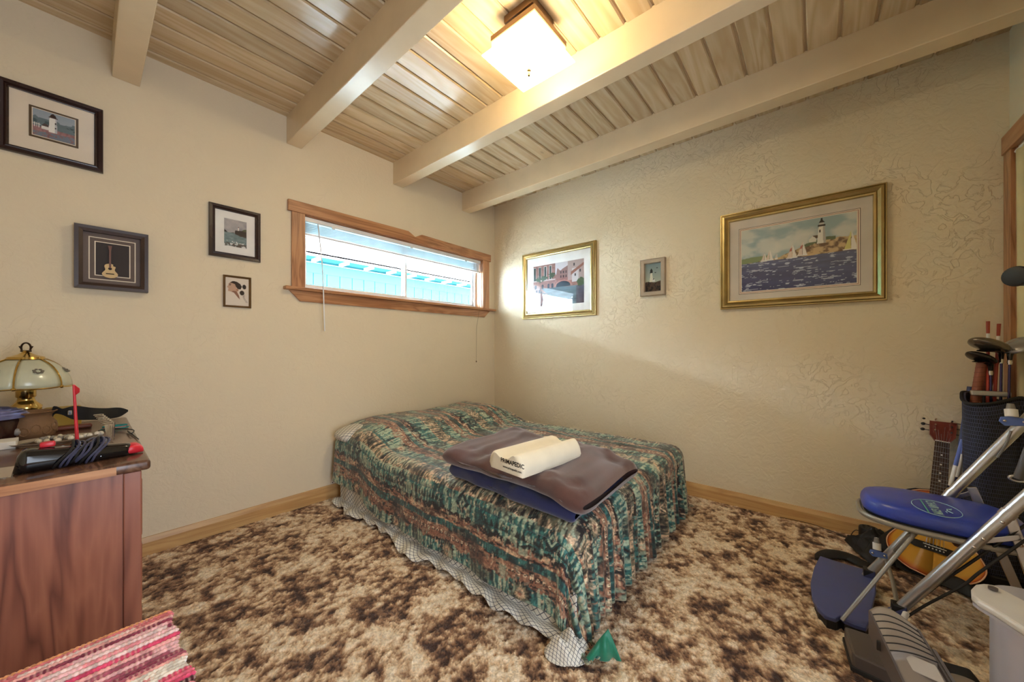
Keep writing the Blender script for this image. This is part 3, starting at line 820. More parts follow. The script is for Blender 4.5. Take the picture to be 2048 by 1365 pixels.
pos = np.stack([cxp + lx*math.cos(th)-ly*math.sin(th), cyp + lx*math.sin(th)+ly*math.cos(th), FZ+0.010+np.abs(hgt)], -1)
gridmesh('crumpled_corner', pos, M['lattice'], sh, uv=np.stack([A*0.17+hgt, B*0.10+hgt], -1), solid=0.003)

# pillows under the spread: only the cases peep out at the head
for (x, y, lab) in ((-1.40, -0.17, 'lattice print pillow peeping out at the bed head'),):
    n_ = 40; th_ = np.linspace(0, 2*math.pi, n_); ph = np.linspace(-math.pi/2, math.pi/2, 24)
    T_, H_ = np.meshgrid(th_, ph, indexing='ij')
    sq = lambda c, p: np.sign(c)*np.abs(c)**p
    px_ = x + 0.405*sq(np.cos(T_), 0.45)*sq(np.cos(H_), 0.55); py_ = y + 0.125*sq(np.sin(T_), 0.55)*sq(np.cos(H_), 0.55); pz_ = 0.462 + 0.070*np.sin(H_)
    o = gridmesh('pillow', np.stack([px_, py_, pz_], -1), M['lattice'], uv=np.stack([px_, py_+pz_], -1))
    tag(o, lab, 'pillow')

# folded blankets --------------------------------------------------
def folded(name, x0, x1, y0, y1, z0, z1, mat, layers, seed, droop=0.0, label=None):
    """a blanket folded into a slab: rounded fold edge on the -X side, soft waves, open layers elsewhere"""
    th_ = np.linspace(0, 2*math.pi, 90); yy = np.linspace(0, 1, 90)
    T_, Yv = np.meshgrid(th_, yy, indexing='ij')
    c = np.cos(T_); s_ = np.sin(T_)
    sgn = lambda v_, p: np.sign(v_)*np.abs(v_)**p
    hx_, hz_ = (x1-x0)/2, (z1-z0)/2
    endt = np.minimum(np.minimum(Yv, 1-Yv)/0.05, 1)
    endr = np.sqrt(np.clip(1-(1-endt)**2, 0, 1))
    X = (x0+x1)/2 + hx_*sgn(c, 0.22)*(0.97+0.03*endr)
    Y = y0 + (y1-y0)*Yv
    wv = (fbm(X*5+seed, Y*5, seed, 3)-0.5) + 0.55*(fbm(X*13+seed, Y*9, seed+2, 3)-0.5)
    Z = (z0+z1)/2 + hz_*sgn(s_, 0.75)*(0.25+0.75*endr) + wv*0.055*(s_ > 0)*endr
    X = X + (fbm(Y*5+seed, Z*9, seed+4, 2)-0.5)*0.055
    Y = Y + (fbm(X*6+seed, Z*9, seed+7, 2)-0.5)*0.05
    Z = Z - droop*sst(0.80, 1.0, Yv)
    Z = np.maximum(Z, 0.418)
    o = gridmesh(name, np.stack([X, Y, Z], -1), mat)
    return o
velvet = plain('brown plush fleece', S(82, 48, 40), 0.8, bump=0.5, bscale=350, var=0.25, sheen=0.5)
navy = plain('navy fleece', S(26, 34, 84), 0.85, bump=0.6, bscale=350, var=0.12, sheen=0.3)
bn = folded('blanket', -1.755, -1.26, -1.29, -2.04, 0.420, 0.498, navy, 3, 3, 0.01)
tag(bn, 'navy fleece blanket folded under the brown blanket', 'blanket')
bb = folded('blanket', -1.760, -1.20, -1.265, -2.085, 0.488, 0.585, velvet, 3, 8, 0.035)
tag(bb, 'brown plush blanket folded on the bed under the foam pillow', 'blanket')
n_ = 24; U = np.linspace(0, 1, n_)[:,None]; V = np.linspace(0, 1, n_)[None,:]
gridmesh('fold_layer', np.stack([-1.30+0.13*U+0*V, -1.93-0.06*V+0.12*U-0.02*np.sin(U*6), 0.515-0.045*V+0.008*np.sin(U*20+V*5)], -1), velvet, bb, solid=0.006)
# contour pillow -----------------------------------------------------
pz = 0.574
prof = []
for i in range(40):
    tt_ = i/39
    prof.append((tt_, 0.062 + 0.030*math.exp(-((tt_-0.20)/0.17)**2) + 0.020*math.exp(-((tt_-0.82)/0.14)**2) - 0.004))
Wp = 0.215
def rnd(t_): return math.sqrt(max(0.0, 1-(1-min(1, min(t_, 1-t_)/0.16))**2))
Lp = 0.40; nl = 40
ring = [(t_, h*(0.35+0.65*rnd(t_))) for t_, h in prof] + [(1-k/20, 0.0) for k in range(1, 20)]
pos = np.zeros((nl, len(ring)+1, 3))
ax = Vector((0.994, -0.105, 0)).normalized(); ay = Vector((-ax.y, ax.x, 0))
org = Vector((-1.835, -1.862, pz))
for i in range(nl):
    l_ = i/(nl-1); er = math.sqrt(max(0, 1-(1-min(1, min(l_, 1-l_)/0.045))**2)); er = 0.86+0.14*er
    for j, (t_, h) in enumerate(ring + [ring[0]]):
        p = org + ax*(l_*Lp) + ay*((0.5+(t_-0.5)*er)*Wp) + Vector((0, 0, 0.045+(h-0.045)*er))
        pos[i, j] = p
fo = gridmesh('contour_pillow', pos, plain('cream knit pillow cover', S(238, 228, 204), 0.8, bump=0.25, bscale=500, sheen=0.2))
tag(fo, 'cream contour foam pillow lying on the brown blanket', 'pillow')
me = fo.data
bm = bmesh.new(); bm.from_mesh(me)
bmesh.ops.remove_doubles(bm, verts=bm.verts[:], dist=0.0002)
bmesh.ops.holes_fill(bm, edges=[e_ for e_ in bm.edges if e_.is_boundary], sides=0)
bmesh.ops.recalc_face_normals(bm, faces=bm.faces[:])
bm.to_mesh(me); bm.free(); me.set_sharp_from_angle(angle=math.radians(50))
tx = org - ax*0.0012 + ay*(0.060) + Vector((0, 0, 0.052))
ink = plain('black ink', S(18, 16, 18), 0.7)
part('printed_name', text_mb('PRIMAPEDIC', 0.0250, tx, -ay, Vector((0,0,1)), bold=0.0006), ink, fo)
part('printed_address', text_mb('www.primapedic.com', 0.0125, tx - Vector((0,0,0.024)), -ay, Vector((0,0,1)), bold=0.0003), ink, fo)

# ------------------------------------------------------------------ pictures
def picture(name, label, wall, a0, a1, z0, z1, fw, depth, fmat, profile, mats, print_rect, painter, res, glass=True, cat='picture', group=None, gap=0.0):
    """wall 'B': runs along X on the window wall; wall 'R': runs along Y on the right wall, a = -Y measured from the corner.
       profile: list of (inset fraction 0..1, height fraction 0..1); mats: [(inset, material, height)]"""
    if wall == 'B':
        W3 = lambda a, z, d: Vector((a, -d, z))
    else:
        W3 = lambda a, z, d: Vector((-d, -a, z))
    am, zm = (a0+a1)/2, (z0+z1)/2
    root = thing(name, W3(am, z0, 0.0), label, cat, group)
    mb = MB(); rings = []
    for ins, hf in [(0, 0)] + profile + [(1, 0)]:
        i_ = ins*fw
        rings.append([W3(a0+i_, z0+i_, gap+hf*depth), W3(a1-i_, z0+i_, gap+hf*depth), W3(a1-i_, z1-i_, gap+hf*depth), W3(a0+i_, z1-i_, gap+hf*depth)])
    vs_ = [p for r in rings for p in r]; fs = []
    nr = len(rings)
    for i in range(nr):
        j = (i+1) % nr
        for k in range(4):
            fs.append((i*4+k, i*4+(k+1)%4, j*4+(k+1)%4, j*4+k))
    mb.add(vs_, fs); part('frame', mb, fmat, root)
    for ins, mt, d in mats:
        p0 = W3(a0+ins, z0+ins, gap+d); p1 = W3(a1-ins, z1-ins, gap+d-0.002)
        lo = [min(p0[i], p1[i]) for i in range(3)]; hi = [max(p0[i], p1[i]) for i in range(3)]
        part('mat_board', MB().box(lo[0], hi[0], lo[1], hi[1], lo[2], hi[2]), mt, root)
    if painter:
        b0, b1, y0, y1, d = print_rect
        u_ = np.linspace(0, 1, res[0]); v_ = np.linspace(0, 1, res[1]); U, V = np.meshgrid(u_, v_, indexing='ij')
        A_ = b0+(b1-b0)*U; Z_ = y0+(y1-y0)*V
        img = painter(U, V)
        d_ = gap+d
        pos = np.stack([A_, 0*U-d_, Z_], -1) if wall == 'B' else np.stack([0*U-d_, -A_, Z_], -1)
        gridmesh('print', pos, M['print'], root, col=np.clip(img, 0, 1), smooth=False)
    if glass:
        i_ = fw*0.9; p0 = W3(a0+i_, z0+i_, gap+depth*0.62); p1 = W3(a1-i_, z1-i_, gap+depth*0.62+0.001)
        lo = [min(p0[i], p1[i]) for i in range(3)]; hi = [max(p0[i], p1[i]) for i in range(3)]
        part('glass', MB().box(lo[0], hi[0], lo[1], hi[1], lo[2], hi[2]), M['glass'], root)
    return root
def sea_paint(U, V, hz, top, bot, seed, caps=0.66):
    n_ = fbm(U*7, V*40, seed, 3); n2 = fbm(U*16, V*70, seed+4, 3)
    t_ = np.clip((hz-V)/hz, 0, 1)
    c = blend(top, bot, t_) * (0.7+0.6*n_)[...,None]
    m = (n2 > caps)
    return np.where(m[...,None], np.array(S(190, 196, 214)), c)
def paint_sail(U, V):
    sk = fbm(U*5, V*6, 2, 4); img = blend(S(158, 178, 180), S(208, 210, 200), sst(0.35, 0.62, sk))
    for cx_, cy_, r_ in ((0.25, 0.66, 0.14), (0.55, 0.72, 0.13), (0.90, 0.76, 0.11)):
        d = np.hypot((U-cx_), (V-cy_)*0.8)/r_ + (fbm(U*12, V*9, 4, 3)-0.5)*1.0
        put(img, sst(1.1, 0.4, d), S(222, 218, 206), 0.75)
    hz = 0.455
    shore = 0.46 + 0.02*U + 0.20*sst(0.20, 0.80, U) + 0.03*(fbm(U*22, V*0, 3, 3)-0.5) - 0.02*sst(0.9, 1, U)
    rock = fbm(U*26, V*20, 12, 4)
    land = (V < shore) & (V > hz-0.01)
    put(img, (V < 0.53+0.02*np.sin(U*9)) & (V > hz) & (U < 0.28), S(134, 150, 106))
    col = blend(S(110, 82, 58), S(206, 176, 130), sst(0.35, 0.65, rock))
    img = np.where(land[...,None] & (U > 0.02)[...,None] & ((U > 0.18) | (V < 0.49))[...,None], col, img)
    put(img, (V < shore+0.03) & (V > shore-0.015) & (U > 0.56) & (U < 0.84), S(96, 110, 76))
    img = np.where((V < hz+0.012*U)[...,None], sea_paint(U, V, hz, S(96, 100, 132), S(50, 54, 104), 6, 0.68), img)
    # house and lighthouse
    put(img, poly(U, V, [(0.625, 0.655), (0.685, 0.655), (0.685, 0.70), (0.655, 0.745), (0.625, 0.70)]), S(224, 220, 206))
    put(img, poly(U, V, [(0.655, 0.745), (0.70, 0.745), (0.70, 0.70), (0.685, 0.70)]), S(92, 74, 58))
    put(img, poly(U, V, [(0.690, 0.62), (0.765, 0.62), (0.752, 0.87), (0.704, 0.87)]), S(232, 228, 216))
    put(img, poly(U, V, [(0.742, 0.62), (0.765, 0.62), (0.752, 0.87), (0.738, 0.87)]), S(180, 174, 164))
    put(img, poly(U, V, [(0.698, 0.87), (0.760, 0.87), (0.760, 0.895), (0.698, 0.895)]), S(50, 44, 42))
    put(img, poly(U, V, [(0.710, 0.895), (0.748, 0.895), (0.748, 0.925), (0.710, 0.925)]), S(200, 196, 186))
    put(img, poly(U, V, [(0.704, 0.925), (0.756, 0.925), (0.735, 0.965), (0.722, 0.965)]), S(30, 28, 30))
    put(img, np.hypot(U-0.728, (V-0.975)*0.6) < 0.009, S(30, 28, 30))
    put(img, (np.abs(U-0.715) < 0.006) & (np.abs(V-0.80) < 0.02), S(50, 44, 42))
    for x, b, w_, h_, c2 in ((0.22, 0.46, 0.05, 0.13, 0), (0.27, 0.465, 0.06, 0.16, 0), (0.335, 0.472, 0.02, 0.09, 0), (0.475, 0.455, 0.075, 0.22, 1), (0.565, 0.475, 0.07, 0.22, 1), (0.955, 0.475, 0.09, 0.27, 2)):
        put(img, poly(U, V, [(x-w_*0.55, b+0.01), (x, b+0.012), (x+0.004, b+h_)]), S(226, 206, 190) if c2 != 2 else S(214, 208, 130))
        put(img, poly(U, V, [(x+0.004, b+0.012), (x+w_*0.6, b+0.012), (x+0.008, b+h_*0.96)]), S(238, 230, 220))
        put(img, poly(U, V, [(x-w_*0.7, b+0.012), (x+w_*0.7, b+0.012), (x+w_*0.6, b-0.004), (x-w_*0.6, b-0.004)]), S(235, 232, 228))
        if c2 == 1: put(img, poly(U, V, [(x-w_*0.3, b+h_*0.45), (x+0.002, b+h_*0.5), (x+0.004, b+h_*0.72), (x-w_*0.15, b+h_*0.68)]), S(190, 110, 96))
    return img
def paint_venice(U, V):
    br = fbm(U*30, V*30, 3, 4)
    img = blend(S(120, 80, 78), S(168, 128, 118), br)
    put(img, (U > 0.46) & (V > 0.72), S(206, 202, 206))
    put(img, poly(U, V, [(0.46, 0.62), (0.50, 0.88), (0.56, 0.80), (0.60, 0.84), (0.70, 0.90), (0.74, 0.62)]), S(140, 108, 104))
    put(img, poly(U, V, [(0.70, 0.55), (0.70, 1), (1, 1), (1, 0.55)]), S(172, 152, 146))
    put(img, (U > 0.78) & (U < 0.9) & (V < 0.82) & (V > 0.50), S(196, 190, 190))
    put(img, poly(U, V, [(0.76, 0.74), (1, 0.92), (1, 0.86), (0.76, 0.66)]), S(140, 92, 78))
    for x in (0.03, 0.14, 0.255, 0.36):
        put(img, (np.abs(U-x) < 0.028) & (V > 0.62) & (V < 0.97), S(196, 186, 180)); put(img, (np.abs(U-x) < 0.019) & (V > 0.64) & (V < 0.95), S(46, 70, 68))
    for x in (0.05, 0.20, 0.32, 0.40):
        put(img, ((np.hypot((U-x), (V-0.50)*0.8) < 0.022) | ((np.abs(U-x) < 0.022) & (V < 0.5) & (V > 0.40))), S(40, 50, 62))
    put(img, (np.abs(V-0.62) < 0.012) & (U < 0.46), S(200, 186, 178))
    for x, y in ((0.12, 0.66), (0.22, 0.67), (0.38, 0.72)):
        put(img, np.hypot(U-x, V-y) + (br-0.5)*0.12 < 0.06, S(70, 92, 72))
    for x in (0.57, 0.62, 0.67):
        for y in (0.66, 0.76): put(img, (np.abs(U-x) < 0.012) & (np.abs(V-y) < 0.03), S(60, 52, 58))
    for x, y in ((0.82, 0.9), (0.93, 0.74), (0.84, 0.66)): put(img, (np.abs(U-x) < 0.014) & (np.abs(V-y) < 0.03), S(52, 50, 60))
    d = np.hypot((U-0.61)/0.15, (V-0.44)/0.12)
    put(img, (d < 1.12) & (V > 0.44), S(176, 122, 112)); put(img, (d < 0.92) & (V > 0.42), S(40, 56, 70))
    wat = blend(S(58, 74, 88), S(110, 132, 142), fbm(U*6, V*30, 8, 3))
    wl_ = 0.43 - 0.02*U
    mask = (V < wl_) & (U > 0.14+0.35*np.clip(0.30-V, 0, 1))
    img = np.where(mask[...,None], wat, img)
    put(img, poly(U, V, [(0.0, 0.0), (0.16, 0.0), (0.34, 0.24), (0.16, 0.44), (0.0, 0.44)]) & (br > 0.35), S(150, 122, 120))
    for x in (0.07, 0.13): put(img, (np.abs(U-x) < 0.015) & (V < 0.40) & (V > 0.05), S(54, 58, 70))
    put(img, poly(U, V, [(0.16, 0.03), (0.20, 0.02), (0.34, 0.20), (0.31, 0.21)]), S(30, 34, 44))
    put(img, (np.hypot((U-0.95)/0.08, (V-0.48)/0.09) + (br-0.5) < 1.0), S(70, 92, 60))
    put(img, (U > 0.86) & (V < 0.40), S(78, 72, 88), 0.8)
    return img
def paint_small(U, V):
    img = blend(S(176, 176, 150), S(110, 128, 132), V)
    g_ = fbm(U*9, V*9, 3, 4); hz = 0.34+0.02*np.sin(U*8)
    put(img, V < hz, S(74, 54, 38)); img = np.where(((V < hz) & (g_ < 0.5))[...,None], np.array(S(36, 26, 24)), img)
    put(img, poly(U, V, [(0.28, 0.34), (0.52, 0.34), (0.45, 0.66), (0.34, 0.66)]), S(206, 200, 178))
    put(img, poly(U, V, [(0.30, 0.66), (0.49, 0.66), (0.47, 0.76), (0.395, 0.83), (0.32, 0.76)]), S(34, 32, 30))
    put(img, poly(U, V, [(0.46, 0.34), (0.64, 0.34), (0.62, 0.42), (0.55, 0.45), (0.47, 0.42)]), S(200, 196, 190)); put(img, poly(U, V, [(0.46, 0.42), (0.55, 0.46), (0.60, 0.42)]), S(40, 30, 28))
    for x, y in ((0.66, 0.66), (0.76, 0.82)): put(img, (np.abs(V-y-0.12*np.abs(U-x)) < 0.012) & (np.abs(U-x) < 0.05), S(40, 40, 40))
    return img
def paint_light(U, V):
    img = blend(S(190, 192, 196), S(150, 164, 178), V)
    h = fbm(U*6, V*7, 2, 4)
    put(img, (V < 0.72+0.25*(h-0.5)) & (V > 0.35), S(104, 122, 128)); put(img, (V < 0.62) & (h > 0.52) & (V > 0.3), S(70, 92, 98))
    r_ = fbm(U*22, V*18, 6, 4)
    g_ = blend(S(120, 86, 88), S(186, 138, 140), r_); img = np.where((V < 0.36)[...,None], g_, img)
    put(img, (V < 0.16+0.1*U) & (r_ > 0.4), S(120, 130, 144))
    put(img, poly(U, V, [(0.36, 0.24), (0.57, 0.24), (0.555, 0.80), (0.385, 0.80)]), S(240, 238, 232)); put(img, poly(U, V, [(0.51, 0.24), (0.57, 0.24), (0.555, 0.80), (0.52, 0.80)]), S(196, 196, 200))
    put(img, poly(U, V, [(0.36, 0.80), (0.58, 0.80), (0.58, 0.84), (0.36, 0.84)]), S(70, 40, 38)); put(img, poly(U, V, [(0.39, 0.84), (0.55, 0.84), (0.53, 0.92), (0.47, 0.985), (0.41, 0.92)]), S(48, 30, 32))
    put(img, poly(U, V, [(0.20, 0.30), (0.37, 0.30), (0.37, 0.42), (0.28, 0.48), (0.20, 0.42)]), S(236, 232, 226)); put(img, poly(U, V, [(0.20, 0.42), (0.37, 0.42), (0.37, 0.50), (0.26, 0.52)]), S(80, 66, 66))
    for y in (0.44, 0.62): put(img, (np.abs(U-0.53) < 0.015) & (np.abs(V-y) < 0.03), S(40, 40, 48))
    for x in (0.04, 0.09, 0.14): put(img, (np.abs(U-x) < 0.007) & (V > 0.32) & (V < 0.48), S(230, 228, 222))
    put(img, (np.abs(V-0.44) < 0.012) & (U < 0.18), S(230, 228, 222))
    return img
def paint_coast(U, V):
    c = fbm(U*4, V*6, 3, 4); img = blend(S(134, 136, 142), S(196, 190, 190), c)
    sea = blend(S(78, 104, 108), S(150, 168, 170), fbm(U*6, V*34, 5, 3)); img = np.where((V < 0.50)[...,None], sea, img)
    put(img, poly(U, V, [(0.0, 0.50), (0.0, 0.60), (0.06, 0.56), (0.16, 0.50)]), S(56, 54, 50)); put(img, poly(U, V, [(0.25, 0.5), (0.4, 0.53), (0.46, 0.5)]), S(80, 78, 76))
    put(img, poly(U, V, [(0.46, 0.48), (0.48, 0.62), (0.74, 0.63), (1, 0.63), (1, 0.40), (0.70, 0.42)]), S(70, 62, 58)); put(img, poly(U, V, [(0.76, 0.63), (0.88, 0.70), (1, 0.72), (1, 0.62)]), S(96, 100, 74))
    put(img, poly(U, V, [(0.60, 0.62), (0.66, 0.62), (0.65, 0.73), (0.61, 0.73)]), S(232, 226, 220)); put(img, poly(U, V, [(0.605, 0.73), (0.655, 0.73), (0.63, 0.77)]), S(120, 70, 60))
    r_ = fbm(U*14, V*20, 9, 4); put(img, (V < 0.13) & (r_ < 0.52), S(96, 86, 80)); put(img, (V < 0.20) & (r_ > 0.62), S(226, 224, 222))
    return img
def paint_woman(U, V):
    img = np.zeros(U.shape+(3,)) + np.array(S(226, 214, 200)); n_ = fbm(U*10, V*10, 2, 3)
    face = [(0.14, 0.60), (0.06, 0.645), (0.115, 0.71), (0.14, 0.78), (0.22, 0.84), (0.40, 0.82), (0.46, 0.66), (0.50, 0.50), (0.58, 0.36), (0.62, 0.22), (0.52, 0.30), (0.36, 0.46), (0.25, 0.49), (0.12, 0.505), (0.10, 0.535), (0.125, 0.555), (0.095, 0.575)]
    put(img, poly(U, V, face), S(196, 158, 134)); put(img, poly(U, V, [(0.25, 0.49), (0.36, 0.46), (0.52, 0.30), (0.60, 0.24), (0.56, 0.38), (0.46, 0.52), (0.34, 0.53)]), S(140, 96, 78))
    put(img, poly(U, V, [(0.18, 0.80), (0.30, 0.875), (0.46, 0.87), (0.62, 0.80), (0.70, 0.70), (0.64, 0.60), (0.52, 0.60), (0.44, 0.68), (0.40, 0.77), (0.28, 0.80)]), S(46, 26, 24))
    put(img, np.hypot((U-0.80)/0.085, (V-0.70)/0.085) < 1, S(34, 20, 22)); put(img, np.hypot((U-0.70)/0.10, (V-0.475)/0.085) < 1, S(40, 22, 22))
    put(img, np.hypot((U-0.50)/0.05, (V-0.57)/0.05) < 1, S(176, 128, 104)); put(img, (np.abs(V-0.725) < 0.012) & (np.abs(U-0.19) < 0.035), S(60, 36, 30)); put(img, (np.abs(V-0.765) < 0.008) & (np.abs(U-0.20) < 0.05), S(50, 30, 26))
    for k in (0.0, 0.05): put(img, (np.abs(U-(0.78+k+0.08*np.sin(V*12)*(0.45-V)*4)) < 0.008) & (V < 0.42) & (V > 0.12), S(110, 90, 84))
    return img
flat = [(0.0, 0.75), (0.06, 1.0), (0.55, 0.95), (0.62, 0.70), (0.80, 0.75), (0.88, 0.55), (1.0, 0.50)]
gilt = [(0.0, 0.55), (0.05, 0.85), (0.14, 0.85), (0.18, 0.70), (0.24, 0.95), (0.45, 1.0), (0.68, 0.72), (0.74, 0.60), (0.80, 0.78), (0.95, 0.74), (1.0, 0.45)]
bR = plain('burgundy line', S(150, 70, 66), 0.8); bK = plain('dark line', S(52, 40, 40), 0.8)
bO = plain('olive inner mat', S(84, 64, 40), 0.8)
# lighthouse print, dark frame (runs out of the photograph on its left)
o = picture('framed_picture', 'lighthouse print in wide cream mat and dark mahogany frame', 'B', -3.192, -2.886, 1.967, 2.281, 0.030, 0.024, M['frame_dk'], flat,
        [(0.028, M['mat_cream'], 0.008)], None, None, None, group='framed pictures')
x0, x1, z0, z1 = P(58, 210, Y=0).x, P(157, 299, Y=0).x, P(157, 299, Y=0).z, P(58, 210, Y=0).z
part('inner_mat', MB().box(x0, x1, -0.0105, -0.008, z0, z1), bO, o)
part('print_border', MB().box(x0+0.008, x1-0.008, -0.0115, -0.010, z0+0.008, z1-0.008), M['mat_cream'], o)
U, V = np.meshgrid(np.linspace(0, 1, 90), np.linspace(0, 1, 60), indexing='ij')
gridmesh('print', np.stack([x0+0.011+(x1-x0-0.022)*U, 0*U-0.0125, z0+0.011+(z1-z0-0.022)*V], -1), M['print'], o, col=paint_light(U, V), smooth=False)
# coast print
picture('framed_picture', 'small coast print in white mat and mahogany frame left of the window', 'B', -2.476, -2.218, 1.638, 1.952, 0.030, 0.020, M['frame_dk'], flat,
        [(0.028, M['mat_white'], 0.007)], (-2.403, -2.291, 1.712, 1.878, 0.0082), paint_coast, (60, 84), group='framed pictures')
# drawing of a woman
fr_o = plain('worn bronze frame', S(120, 92, 56), 0.35, metal=0.5, var=0.25)
picture('framed_picture', 'little drawing of a woman with hair in a bun, bronze frame', 'B', -2.408, -2.268, 1.340, 1.533, 0.012, 0.018, fr_o, [(0.0, 0.8), (0.3, 1.0), (0.6, 0.8), (1.0, 0.4)],
        [(0.010, M['mat_white'], 0.005)], (-2.397, -2.279, 1.351, 1.522, 0.0062), paint_woman, (80, 110), group='framed pictures')
# venice
picture('framed_picture', 'canal scene print with arched bridge in gold frame', 'R', 0.415, 1.249, 1.378, 2.045, 0.055, 0.032, M['gold'], gilt,
        [(0.05, M['mat_white'], 0.010)], (0.55, 1.125, 1.500, 1.905, 0.0112), paint_venice, (190, 140), group='gold framed pictures')
# small lighthouse
beige = plain('beige painted frame', S(170, 152, 130), 0.5, var=0.12)
picture('framed_picture', 'little lighthouse print in deep beige frame', 'R', 1.647, 1.841, 1.505, 1.799, 0.036, 0.034, beige, [(0.0, 0.9), (0.12, 1.0), (0.2, 0.92), (0.85, 0.86), (1.0, 0.45)],
        [], (1.682, 1.806, 1.540, 1.764, 0.012), paint_small, (50, 90), group='framed pictures', glass=False)
# sailboats
sb = picture('framed_picture', 'large sailboats and lighthouse print in wide gold frame', 'R', 2.220, 3.049, 1.361, 2.029, 0.058, 0.036, M['gold'], gilt,
        [(0.05, plain('grey cream mat', S(212, 202, 190), 0.85), 0.010)], None, None, None, group='gold framed pictures')
pa_, pb2 = P(1487, 474, X=0), P(1716, 574, X=0)
b0, b1 = -P(1484, 500, X=0).y, -P(1713, 500, X=0).y
zt_, zb_ = P(1713, 424, X=0).z, P(1713, 566, X=0).z
for k, (g_, mt) in enumerate(((0.017, bK), (0.0145, M['mat_cream']), (0.0085, bR), (0.006, M['mat_cream']))):
    part('mat_line', MB().box(-0.0105-0.0005*(k+1), -0.010, -b1-g_, -b0+g_, zb_-g_, zt_+g_), mt, sb)
U, V = np.meshgrid(np.linspace(0, 1, 260), np.linspace(0, 1, 150), indexing='ij')
gridmesh('print', np.stack([0*U-0.0135, -(b0+(b1-b0)*U), zb_+(zt_-zb_)*V], -1), M['print'], sb, col=paint_sail(U, V), smooth=False)
# shadow box with a little guitar
sx0, sx1, sz0, sz1 = -2.979, -2.729, 1.384, 1.689
sbx = picture('shadow_box', 'espresso shadow box holding a miniature guitar', 'B', sx0, sx1, sz0, sz1, 0.028, 0.045, M['frame_br'], [(0.0, 1.0), (0.5, 0.98), (1.0, 0.85)],
        [(0.026, plain('taupe back mat', S(112, 98, 92), 0.8), 0.016)], None, None, None, cat='shadow box', glass=False)
g2 = plain('dark grey felt', S(64, 58, 58), 0.9)
for k, (ins, mt) in enumerate(((0.045, M['mat_cream']), (0.049, plain('taupe mat step', S(104, 90, 84), 0.8)), (0.064, M['mat_cream']), (0.068, g2))):
    part('mat_step', MB().box(sx0+ins, sx1-ins, -0.0165-0.0006*(k+1), -0.016, sz0+ins*1.05, sz1-ins*1.05), mt, sbx)
def guitar_outline(L, w_lo, w_up, w_waist, cut=False, n=26):
    """body outline, y from 0 (bottom) to L; returns closed list of (x, y)"""
    pts = []
    for i in range(n+1):
        t_ = i/n
        # half width along body
        lo_ = w_lo*math.sqrt(max(0, 1-((t_-0.27)/0.27)**2)) if t_ < 0.27 else None
        if lo_ is None:
            if t_ < 0.58:
                k = (t_-0.27)/0.31; lo_ = w_lo + (w_waist-w_lo)*(k*k*(3-2*k))
            elif t_ < 0.80:
                k = (t_-0.58)/0.22; lo_ = w_waist + (w_up-w_waist)*(k*k*(3-2*k))
            else:
                k = (t_-0.80)/0.20; lo_ = w_up*math.sqrt(max(0, 1-k*k*0.97))
        pts.append((lo_, t_*L))
    out = [(x, y) for x, y in pts] + [(-x, y) for x, y in reversed(pts)]
    if cut: out = [((min(x, 0.55*w_up) if (x > 0 and y > 0.82*L) else x), y) for x, y in out]
    res = []
    for p in out:
        if not res or (abs(p[0]-res[-1][0]) + abs(p[1]-res[-1][1])) > 1e-6: res.append(p)
    return res
gc = P(220, 535, Y=-0.02); gx_, gz_ = gc.x, P(220, 557, Y=-0.02).z
mg = thing('miniature_guitar', (gx_, -0.02, gz_), 'miniature blond guitar mounted inside the shadow box', 'ornament')
def hollow_body(G_, outline, cen_, rh, depth, face=True):
    """guitar box with an open sound hole: sides, back and (if face) a front pierced by the hole"""
    n_ = len(outline); hole = []
    for x, y in outline:
        a_ = math.atan2(y-cen_[1], x-cen_[0]); hole.append((cen_[0]+rh*math.cos(a_), cen_[1]+rh*math.sin(a_)))
    mb_ = MB(); v_ = [G_(x, y, 0) for x, y in outline] + [G_(x, y, -depth) for x, y in outline] + [G_(x, y, 0) for x, y in hole]
    f_ = [(i, (i+1) % n_, n_+(i+1) % n_, n_+i) for i in range(n_)] + [tuple(range(n_, 2*n_))]
    if face: f_ += [(i, (i+1) % n_, 2*n_+(i+1) % n_, 2*n_+i) for i in range(n_)]
    return mb_.add(v_, f_)
part('body', hollow_body(lambda x, y, z: Vector((gx_+x, -0.0285-z, gz_+y)), guitar_outline(0.072, 0.027, 0.019, 0.016, True), (0, 0.047), 0.0065, 0.010), plain('blond spruce', S(206, 172, 110), 0.4), mg)
part('neck', MB().box(gx_-0.0035, gx_+0.0035, -0.031, -0.0285, gz_+0.050, gz_+0.140), M['brown'], mg)
part('headstock', MB().prism([(gx_-0.004, -0.031, gz_+0.140), (gx_+0.004, -0.031, gz_+0.140), (gx_+0.007, -0.031, gz_+0.162), (gx_-0.007, -0.031, gz_+0.162)], (0, 0.003, 0)), M['brown'], mg)
part('bridge', MB().box(gx_-0.014, gx_+0.014, -0.0305, -0.0285, gz_+0.019, gz_+0.023), M['dark'], mg)

# ------------------------------------------------------------------ dresser
TZ = 0.735
DXa, DXb, DYa, DYb = XL+0.012, -2.826, -1.088, -0.03
dw = wood('reddish veneer', S(102, 54, 42), S(146, 88, 68), S(174, 112, 86), axis=2, scale=0.8, rough=0.38, coat=0.15, contrast=0.75)
dt = wood('worn oak edge', S(150, 96, 58), S(184, 128, 82), S(204, 152, 104), axis=0, scale=1.4, rough=0.4)
dd_ = wood('dark stained top', S(70, 46, 36), S(100, 70, 54), S(122, 90, 70), axis=1, scale=1.0, rough=0.25, coat=0.3)
ds = thing('dresser', ((DXa+DXb)/2, (DYa+DYb)/2, FZ), 'reddish brown wooden dresser against the window wall', 'dresser')
part('carcass', MB().box(DXa, DXb-0.022, DYa+0.006, DYb, FZ, TZ-0.035), dw, ds)
part('side_panel', MB().box(DXa, DXb-0.042, DYa, DYa+0.006, FZ, TZ-0.034), dw, ds)
